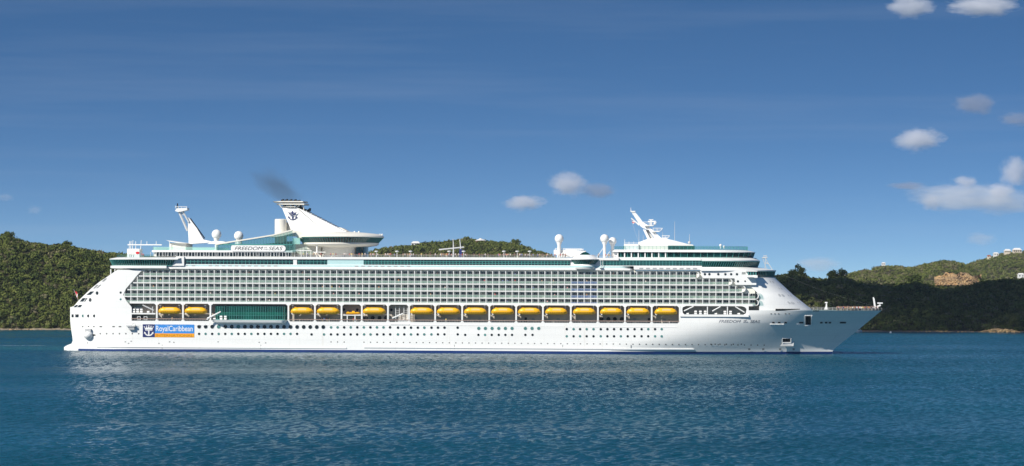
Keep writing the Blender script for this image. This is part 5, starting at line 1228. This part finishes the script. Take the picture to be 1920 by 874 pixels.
for i in range(11):
    s_ = -1 + 2 * i / 10; e = abs(s_); hw = 1.1 * max(.03, 1 - (max(0, s_)) ** 3) ** .7; h_ = [(hw * math.sin(a), .7 * (1 - math.cos(a)) + .35 * max(0, s_) ** 3) for a in [math.pi / 2 * q / 5 for q in range(6)]]
    st.append([(s_ * 3, -a, c) for a, c in reversed(h_)] + [(s_ * 3, a, c) for a, c in h_[1:]])
m_.loft(st, closed=False, cap0=True, cap1=True); m_.build('boat_hull', M['ochre'], root, 50)
m_ = MB(); m_.box(-.6, .5, -.5, .5, .5, 1.5); m_.box(-2.6, -2.0, -.4, .4, .5, 1.2); m_.build('boat_console', M['yellow'], root)
m_ = MB(); m_.tube((-2.9, -1, .75), (2.2, -1, .8), .18, n=6); m_.tube((-2.9, 1, .75), (2.2, 1, .8), .18, n=6); m_.build('boat_tube', M['yellow'], root)
root.matrix_world = SHIPM @ Matrix.Translation((x, -17, zs2 + .1)); tag(root, 'small open yellow rescue boat on a white shelf between two lifeboats', 'rescue boat')
# ------------------------------------------------------------------ things on the land
M['roof_white'] = mat('white_roof', (0.70, 0.69, 0.66), 0.7, 0.2, 0.1, 0.5); M['roof_red'] = mat('red_roof', (0.32, 0.12, 0.08), 0.8, 0.2, 0.2, 0.5)
M['wall_pink'] = mat('brown_pink_wall', (0.34, 0.20, 0.16), 0.8, 0.2, 0.15, 0.5); M['wall_cream'] = mat('cream_wall', (0.66, 0.58, 0.46), 0.8, 0.2, 0.1, 0.5); M['wall_white'] = mat('white_wall', (0.72, 0.71, 0.68), 0.8, 0.2, 0.1, 0.5)
def house(px, py, D, w, dp, hh, wall, roof, label, kind='gable', nwin=3):
    q = W(px, py, D); o_ = empty('house', q); tag(o_, label, 'house')
    b = MB(); b.box(-w / 2, w / 2, 0, dp, -3, hh); b.build('wall', wall, o_)
    b = MB(); e = .5
    if kind == 'gable':
        b.add([(-w / 2 - e, -e, hh), (w / 2 + e, -e, hh), (w / 2 + e, dp + e, hh), (-w / 2 - e, dp + e, hh), (-w / 2 + w * .18, dp / 2, hh + dp * .32), (w / 2 - w * .18, dp / 2, hh + dp * .32)], [(0, 1, 5, 4), (1, 2, 5), (2, 3, 4, 5), (3, 0, 4), (3, 2, 1, 0)])
    else:
        b.lathe((0, dp / 2, 0), [(w * .62, hh), (w * .60, hh + .2), (w * .30, hh + w * .14), (w * .16, hh + w * .17), (w * .12, hh + w * .24), (.05, hh + w * .26)], 8)
    b.build('roof', roof, o_)
    for i in range(nwin):
        x = -w / 2 + w * (i + .5) / nwin; b = MB(); b.box(x - w * .09, x + w * .09, -.08, .1, hh * .35, hh * .78); b.build('window', M['port1'], o_)
    return o_
house(901, 457.2, 2180, 8.2, 7, 3.0, M['wall_pink'], M['roof_white'], 'round-roofed house with a brown wall on the green hilltop behind the pool deck', 'round', 4)
house(779, 460.5, 2190, 7.5, 6, 2.0, M['wall_white'], M['roof_white'], 'low white house half hidden in trees on the hill right of the round lounge', 'gable', 3)
house(1890, 474.5, 3500, 9, 8, 3.2, M['wall_cream'], M['roof_white'], 'cream villa on the far ridge, left of a larger pale one at the picture edge', 'gable', 3)
house(1908, 473.5, 3510, 12, 9, 3.8, M['wall_cream'], M['roof_white'], 'largest pale villa on the crest of the farthest ridge', 'gable', 4)
house(1868, 479.5, 3490, 7, 6, 3, M['wall_white'], M['roof_white'], 'small white house on the slope of the farthest ridge', 'gable', 2)
house(1855, 483.5, 3470, 5, 5, 2.6, M['wall_cream'], M['roof_red'], 'tiny cream house with a red roof, lowest on the farthest ridge', 'gable', 2)
house(1915, 520.5, 3200, 8, 6, 4.0, M['wall_white'], M['roof_white'], 'white house with a steep pale roof just above the dark wooded hill', 'gable', 2)
house(1578, 520, 2640, 7, 6, 2.2, M['wall_cream'], M['roof_white'], 'pale low house among trees where the two right hills meet', 'gable', 3)
house(1657, 497.5, 2820, 4, 4, 2.2, M['wall_white'], M['roof_white'], 'tiny white house on the skyline above the far hill', 'gable', 2)
q = W(1868, 587, 1560); o_ = empty('utility_pole', q); tag(o_, 'pale wooden utility pole standing on the shaded wooded slope', 'pole')
b = MB(); b.tube((0, 0, -2), (0, 0, 6.2), .22, .15, 8); b.build('post', M['lightgrey'], o_); b = MB(); b.box(-.9, .9, -.08, .08, 5.2, 5.4); b.build('crossarm', M['bark'], o_)
def palm(px, py, D, hh, label, seed):
    r = random.Random(seed); q = W(px, py, D); o_ = empty('palm_tree', q); tag(o_, label, 'palm tree', 'palms along the left shore')
    b = MB(); pr = None
    for i in range(7):
        k = i / 6; c = Vector((.5 * k * k * r.choice((-1, 1)), 0, hh * k - .5))
        if pr: b.tube(pr, c, .2 - .01 * i, n=7)
        pr = c
    b.build('trunk', M['bark'], o_); b = MB(); top = pr
    for i in range(18):
        a = 2 * math.pi * i / 18 + r.uniform(-.15, .15); el = r.uniform(-.2, .9); L_ = r.uniform(2.2, 3.1); pa = None
        for j in range(6):
            k = j / 5; rr = L_ * k; z = rr * math.sin(el) - 1.5 * k * k * (1.1 - .4 * el); c = top + Vector((math.cos(a) * rr * math.cos(el * .6), math.sin(a) * rr * math.cos(el * .6), z)); w = .42 * math.sin(math.pi * min(1, k * .9 + .1)) + .03; sd = Vector((-math.sin(a), math.cos(a), -.25))
            if pa: b.add([pa[0] - sd * pa[1], pa[0] + sd * pa[1], c + sd * w, c - sd * w], [(0, 1, 2, 3)])
            pa = (c, w)
    b.build('crown', M['palm'], o_)
palm(31, 617, 1441, 7.2, 'tallest palm on the left beach, its fronds against dark woods', 1); palm(22, 617, 1441, 5.6, 'shorter palm just left of the tallest one on the left beach', 2); palm(6, 617, 1441, 5.0, 'palm at the picture edge on the left beach', 3)
def single_tree(px, py, D, rr, hh, tint, label, seed, group=None):
    q = W(px, py, D); o_ = empty('broadleaf_tree', q); tag(o_, label, 'tree', group); r = np.random.default_rng(seed)
    b = MB(); b.tube((0, 0, -1.5), (.1, 0, hh * .6), .28, .16, 8)
    for i in range(4):
        a = i * 1.6; b.tube((.1, 0, hh * .45), (math.cos(a) * rr * .6, math.sin(a) * rr * .6, hh * .8), .12, .05, 6)
    b.build('trunk', M['bark'], o_)
    n = 16; C = np.stack([r.normal(size=n) * rr * .45, r.normal(size=n) * rr * .45, hh * .72 + r.normal(size=n) * rr * .28], -1)
    me = leaf_mesh('crown', C, r.uniform(.32, .5, n) * rr, np.full(n, tint), 130, .26, seed); c = bpy.data.objects.new('crown', me); COL.objects.link(c); c.parent = o_
single_tree(1900, 614, 1490, 4.2, 6.2, .80, 'bright green tree by the ochre shore rocks', 201)
single_tree(1492, 524, 1690, 5.4, 5.6, .30, 'dark rounded tree on the skyline just right of the bridge', 202)
single_tree(1568, 529, 1690, 5.6, 5.8, .25, 'dark broad tree on the shaded skyline above the bow deck', 203)
single_tree(1713, 535, 1688, 4.4, 5.6, .22, 'dark tree standing highest on the shaded ridge under the far hill', 204)
single_tree(12, 451, 1610, 3.6, 4.6, .35, 'dark tree topping the highest part of the left hill', 205)
single_tree(122, 468, 1610, 3.6, 4.6, .25, 'dark wide tree on the left skyline above the stern', 206)
single_tree(875, 455.5, 2220, 3.4, 5.0, .55, 'leafy tree left of the round-roofed hilltop house', 207)
single_tree(967, 461, 2220, 3.6, 5.4, .45, 'rounded tree at the right shoulder of the hill behind the pool deck', 208)
# ------------------------------------------------------------------ small craft
q = on_water(1609.5, 622.8); o_ = empty('motor_boat', (q.x, q.y, 0), R(25)); tag(o_, 'small white motor boat moored beyond the bow near the dark shore', 'boat')
b = MB(); st = []
for i in range(9):
    s_ = -1 + 2 * i / 8; hw = 1.1 * max(.03, 1 - max(0, s_) ** 2.4); st.append([(s_ * 2.7, -hw, .95 + .25 * max(0, s_)), (s_ * 2.7, -hw * .7, .1), (s_ * 2.7, 0, -.2 + .2 * max(0, s_)), (s_ * 2.7, hw * .7, .1), (s_ * 2.7, hw, .95 + .25 * max(0, s_))])
b.loft(st, closed=True); b.build('boat_hull', M['hull'], o_, 40)
b = MB(); b.box(-.9, 1.0, -.8, .8, .95, 1.75); b.box(-1.3, 1.2, -.95, .95, 1.75, 1.9); b.build('boat_cabin', M['white'], o_); b = MB(); b.box(-.7, .9, -.84, .84, 1.2, 1.6); b.build('boat_window', M['port1'], o_)
q = on_water(1670, 624.4); o_ = empty('mooring_buoy', (q.x, q.y, 0)); tag(o_, 'small white mooring buoy floating right of the motor boat', 'buoy')
b = MB(); b.ball((0, 0, .3), .62, 14); b.build('float', M['white'], o_, 60); b = MB(); b.tube((0, 0, .8), (0, 0, 1.25), .07, n=6); b.build('buoy_eye', M['steel'], o_)
# ------------------------------------------------------------------ people on deck
SKIN = mat('skin', (0.42, 0.25, 0.17), 0.6, 0.3); 
tops = {'white': (.75, .75, .73), 'red': (.48, .08, .08), 'orange': (.60, .28, .10), 'blue': (.12, .18, .38), 'dark': (.03, .03, .045), 'yellow': (.65, .52, .18), 'pink': (.62, .36, .38), 'tan': (.42, .30, .20)}
legs_m = [mat('trousers_dark', (.04, .045, .07), .8), mat('trousers_khaki', (.36, .30, .2), .8), mat('shorts_white', (.6, .6, .58), .8)]
def person_mesh(cname, i):
    b = MB(); el = lambda cx, cy, z, rx, ry, n=10: [(cx + rx * math.cos(2 * math.pi * k / n), cy + ry * math.sin(2 * math.pi * k / n), z) for k in range(n)]
    for s_ in (-1, 1):
        b.loft([el(s_ * .10, -.06, .0, .05, .12), el(s_ * .10, 0, .07, .05, .06), el(s_ * .10, 0, .3, .065, .07), el(s_ * .10, 0, .5, .06, .065), el(s_ * .09, 0, .85, .09, .095)], mi=2)
        b.loft([el(s_ * .21, 0, 1.42, .06, .06, 8), el(s_ * .25, 0, 1.15, .045, .045, 8), el(s_ * .24, -.12, .98, .038, .04, 8), el(s_ * .18, -.28, 1.02, .03, .035, 8)], mi=1 if i % 2 else 0)
    b.loft([el(0, 0, .80, .17, .12), el(0, 0, .95, .165, .115), el(0, 0, 1.15, .16, .11), el(0, 0, 1.35, .20, .12), el(0, 0, 1.45, .17, .09), el(0, 0, 1.50, .06, .06)], mi=1)
    b.loft([el(0, 0, 1.48, .055, .055), el(0, -.01, 1.55, .06, .065), el(0, -.01, 1.62, .075, .09), el(0, 0, 1.70, .08, .10), el(0, .01, 1.77, .06, .075), el(0, .01, 1.80, .02, .03)], mi=0)
    b.loft([el(0, .025, 1.66, .083, .098), el(0, .02, 1.74, .083, .098), el(0, .015, 1.80, .05, .06), el(0, .015, 1.815, .01, .01)], mi=3)
    me = bpy.data.meshes.new('person'); me.from_pydata(b.v, [], b.f)
    for m_ in (SKIN, mat('shirt_' + cname, tops[cname], .8), legs_m[i % 3], M['dark']): me.materials.append(m_)
    me.polygons.foreach_set('material_index', b.m); me.polygons.foreach_set('use_smooth', [True] * len(me.polygons)); return me
pm = {c: person_mesh(c, i) for i, c in enumerate(tops)}
rp = random.Random(3)
def person(x, t, z, place, phrase, c=None):
    c = c or rp.choice(['white', 'white', 'white', 'pink', 'tan', 'tan', 'dark', 'dark', 'red', 'orange', 'blue', 'yellow']); o_ = bpy.data.objects.new('person', pm[c]); COL.objects.link(o_)
    o_.matrix_world = SHIPM @ Matrix.Translation((x, t, z)) @ Matrix.Rotation(rp.uniform(-.7, .7), 4, 'Z') @ Matrix.Scale(rp.uniform(.93, 1.05), 4)
    tag(o_, f'passenger in a {c} top {phrase}', 'person', f'passengers in {c} tops {place}')
for i in range(92):
    p = 1567 + 83 * (i + rp.uniform(0, .8)) / 92; x = X(p, -6); h_ = hb(x, ZD)
    if x > stem(ZD) - 1.2: continue
    person(x, -max(0.0, h_ - .55 - rp.choice((0, 0, .7, 1.5))), ZD, 'crowding the bow rail', 'in the crowd lining the bow rail')
dens = [(560, 690, 22), (690, 780, 26), (780, 830, 8), (825, 870, 18), (870, 960, 16), (960, 1065, 30), (1118, 1150, 6)]
for a, c, n_ in dens:
    for i in range(n_): person(X(rp.uniform(a, c)), rp.uniform(-18.4, -16.6), z482, 'along the pool deck rail', 'on the open pool deck along the ship side')
for r_, c_, z_ in rp.sample(cells, 46):
    person(XC0 + c_ * PITCH + rp.uniform(.5, 2.2), -18.5, z_ + .02, 'on cabin balconies', 'standing on a cabin balcony')
for p in (318, 320, 322, 603, 607, 611, 613, 616, 662, 668, 680, 836, 1017, 1255): person(X(p), rp.uniform(-18.6, -16.5), Z604, 'on the promenade', 'on the promenade beneath the lifeboats')
for p in (245, 248, 252, 268, 271): person(X(p, -10), -12, Z(482.4, 250, -12), 'on the stern lounge roof', 'on the roof of the stern lounge', rp.choice(['red', 'dark', 'white']))
# ------------------------------------------------------------------ clouds and funnel smoke
def vol_mat(name, dens, col, absorb=(0, 0, 0), scale=2.1, thr=.46, soft=.22, aniso=0.0):
    m = bpy.data.materials.new(name); m.use_nodes = True; nt = m.node_tree; nt.nodes.remove(nt.nodes['Principled BSDF']); out = nt.nodes['Material Output']
    pv = nt.nodes.new('ShaderNodeVolumePrincipled'); pv.inputs['Color'].default_value = (*col, 1); pv.inputs['Anisotropy'].default_value = aniso
    t_ = nt.nodes.new('ShaderNodeTexCoord'); oi = nt.nodes.new('ShaderNodeObjectInfo'); n = nt.nodes.new('ShaderNodeTexNoise'); n.noise_dimensions = '4D'; n.inputs['Scale'].default_value = scale; n.inputs['Detail'].default_value = 6; n.inputs['Roughness'].default_value = .64
    w = nt.nodes.new('ShaderNodeMath'); w.operation = 'MULTIPLY'; w.inputs[1].default_value = 40; nt.links.new(oi.outputs['Random'], w.inputs[0]); nt.links.new(w.outputs[0], n.inputs['W']); nt.links.new(t_.outputs['Object'], n.inputs['Vector'])
    ln = nt.nodes.new('ShaderNodeVectorMath'); ln.operation = 'LENGTH'; nt.links.new(t_.outputs['Object'], ln.inputs[0])
    f = nt.nodes.new('ShaderNodeMath'); f.operation = 'MULTIPLY_ADD'; f.inputs[1].default_value = -.62; nt.links.new(ln.outputs['Value'], f.inputs[0]); nt.links.new(n.outputs['Fac'], f.inputs[2])
    mr = nt.nodes.new('ShaderNodeMapRange'); mr.inputs['From Min'].default_value = thr - .46; mr.inputs['From Max'].default_value = thr - .46 + soft; mr.inputs['To Max'].default_value = dens
    nt.links.new(f.outputs[0], mr.inputs['Value']); nt.links.new(mr.outputs[0], pv.inputs['Density']); nt.links.new(pv.outputs[0], out.inputs['Volume']); return m
CL = vol_mat('cloud_vapour', .034, (.87, .88, .93), soft=.30, thr=.49); CLD = vol_mat('thin_grey_vapour', .016, (.55, .58, .68)); CLT = vol_mat('thin_white_vapour', .008, (.96, .96, .98))
def cloud(px, py, w, h_, m_, label, D=6000, thin=.8):
    b = MB(); b.ball((0, 0, 0), 1.0, 20); o_ = b.build('cloud', m_, None, None, None, True); k = D / F
    o_.location = W(px, py, D); o_.scale = (w * k * .5, w * k * .5 * thin, h_ * k * .5); tag(o_, label, 'cloud')
cloud(1066, 345, 100, 62, CL, 'larger white puff of cloud above and left of the forward mast')
cloud(983, 381, 96, 44, CL, 'smaller white cloud left of the larger puff over the pool deck')
cloud(1122, 358, 84, 40, CLD, 'dark grey wisp trailing right of the larger white puff')
cloud(1708, 12, 120, 56, CL, 'white cloud cut by the top edge, left one of two')
cloud(1842, 12, 170, 50, CL, 'wider white cloud cut by the top edge near the corner')
cloud(1722, 263, 116, 62, CL, 'single white cloud with a grey right edge above the far hill')
cloud(1828, 195, 100, 52, CLD, 'faint lilac grey cloud high on the right')
cloud(1905, 224, 80, 34, CLD, 'dark sliver of cloud at the right picture edge')
cloud(1795, 368, 250, 70, CLT, 'long thin grey-white cloud bank low on the right')
cloud(1700, 348, 90, 20, CLD, 'thin grey streak at the upper left end of the low cloud bank')
cloud(1747, 379, 52, 46, CL, 'bright knot at the left end of the low cloud bank'); cloud(1810, 341, 72, 30, CL, 'small bright puff on top of the low cloud bank'); cloud(1905, 322, 84, 74, CL, 'tall bright cloud at the right edge above the low bank'); cloud(1876, 356, 74, 40, CL, 'bright puff under the tall cloud at the right edge'); cloud(1885, 378, 170, 60, CLT, 'grey underside of the low cloud bank by the right edge')
cloud(1838, 448, 74, 34, CLT, 'pale low cloud just over the far ridge'); cloud(1535, 495, 110, 36, CLT, 'faint low cloud behind the bow hill'); cloud(10, 370, 44, 20, CLT, 'tiny pale cloud at the left picture edge'); cloud(65, 394, 36, 24, CLT, 'tiny pale cloud above the left hill')
# the cloud overhead, out of the picture, whose shadow lies on the right hill
b = MB(); rc = np.random.default_rng(12); hgt = 700.0; off = Vector((-SD.x, -SD.y, 0)) * (hgt / SD.z); cc = Vector((305, 1602, 0)) - off
for i in range(165):
    a = rc.uniform(0, 2 * math.pi); k = math.sqrt(rc.random()); x, y = math.cos(a) * k * 155, math.sin(a) * k * 165; r_ = 34 * (1 - .45 * k) * rc.uniform(.8, 1.2); b.ball((x, y, rc.uniform(0, 20) * (1 - k)), r_, 14, .6)
cw_ = mat('cloud_white', (.85, .85, .86), .9, .1); nt = cw_.node_tree; tr_ = nt.nodes.new('ShaderNodeBsdfTransparent'); mx_ = nt.nodes.new('ShaderNodeMixShader'); mx_.inputs[0].default_value = .27; nt.links.new(tr_.outputs[0], mx_.inputs[1]); nt.links.new(nt.nodes['Principled BSDF'].outputs[0], mx_.inputs[2]); nt.links.new(mx_.outputs[0], nt.nodes['Material Output'].inputs['Surface'])
o_ = b.build('cloud', cw_, None, 60); o_.location = (cc.x, cc.y, hgt); tag(o_, 'broad flat cloud overhead shading the right hill', 'cloud')
SM = vol_mat('funnel_smoke', .095, (.16, .17, .17), scale=1.2, thr=.42, soft=.40)
b = MB(); b.ball((0, 0, 0), 1.0, 20); o_ = b.build('smoke', SM, None, None, None, True); o_.matrix_world = SHIPM @ Matrix.Translation((X(521, -1.6), -1.6, P(521, 351, -1.6)[1])) @ Matrix.Rotation(R(34), 4, 'Y') @ Matrix.Diagonal((15.0, 5.5, 7.0, 1)); tag(o_, kind='stuff')

# ------------------------------------------------------------------ the air between the camera and the far hills
hz = bpy.data.materials.new('haze'); hz.use_nodes = True; nt = hz.node_tree; nt.nodes.remove(nt.nodes['Principled BSDF'])
pv = nt.nodes.new('ShaderNodeVolumePrincipled'); pv.inputs['Color'].default_value = (0.72, 0.84, 1.0, 1); pv.inputs['Density'].default_value = 0.000020
nt.links.new(pv.outputs[0], nt.nodes['Material Output'].inputs['Volume'])
b = MB(); b.box(-2500, 2500, -400, 4600, -3, 140); tag(b.build('haze', hz, None, None, None, True), kind='stuff')
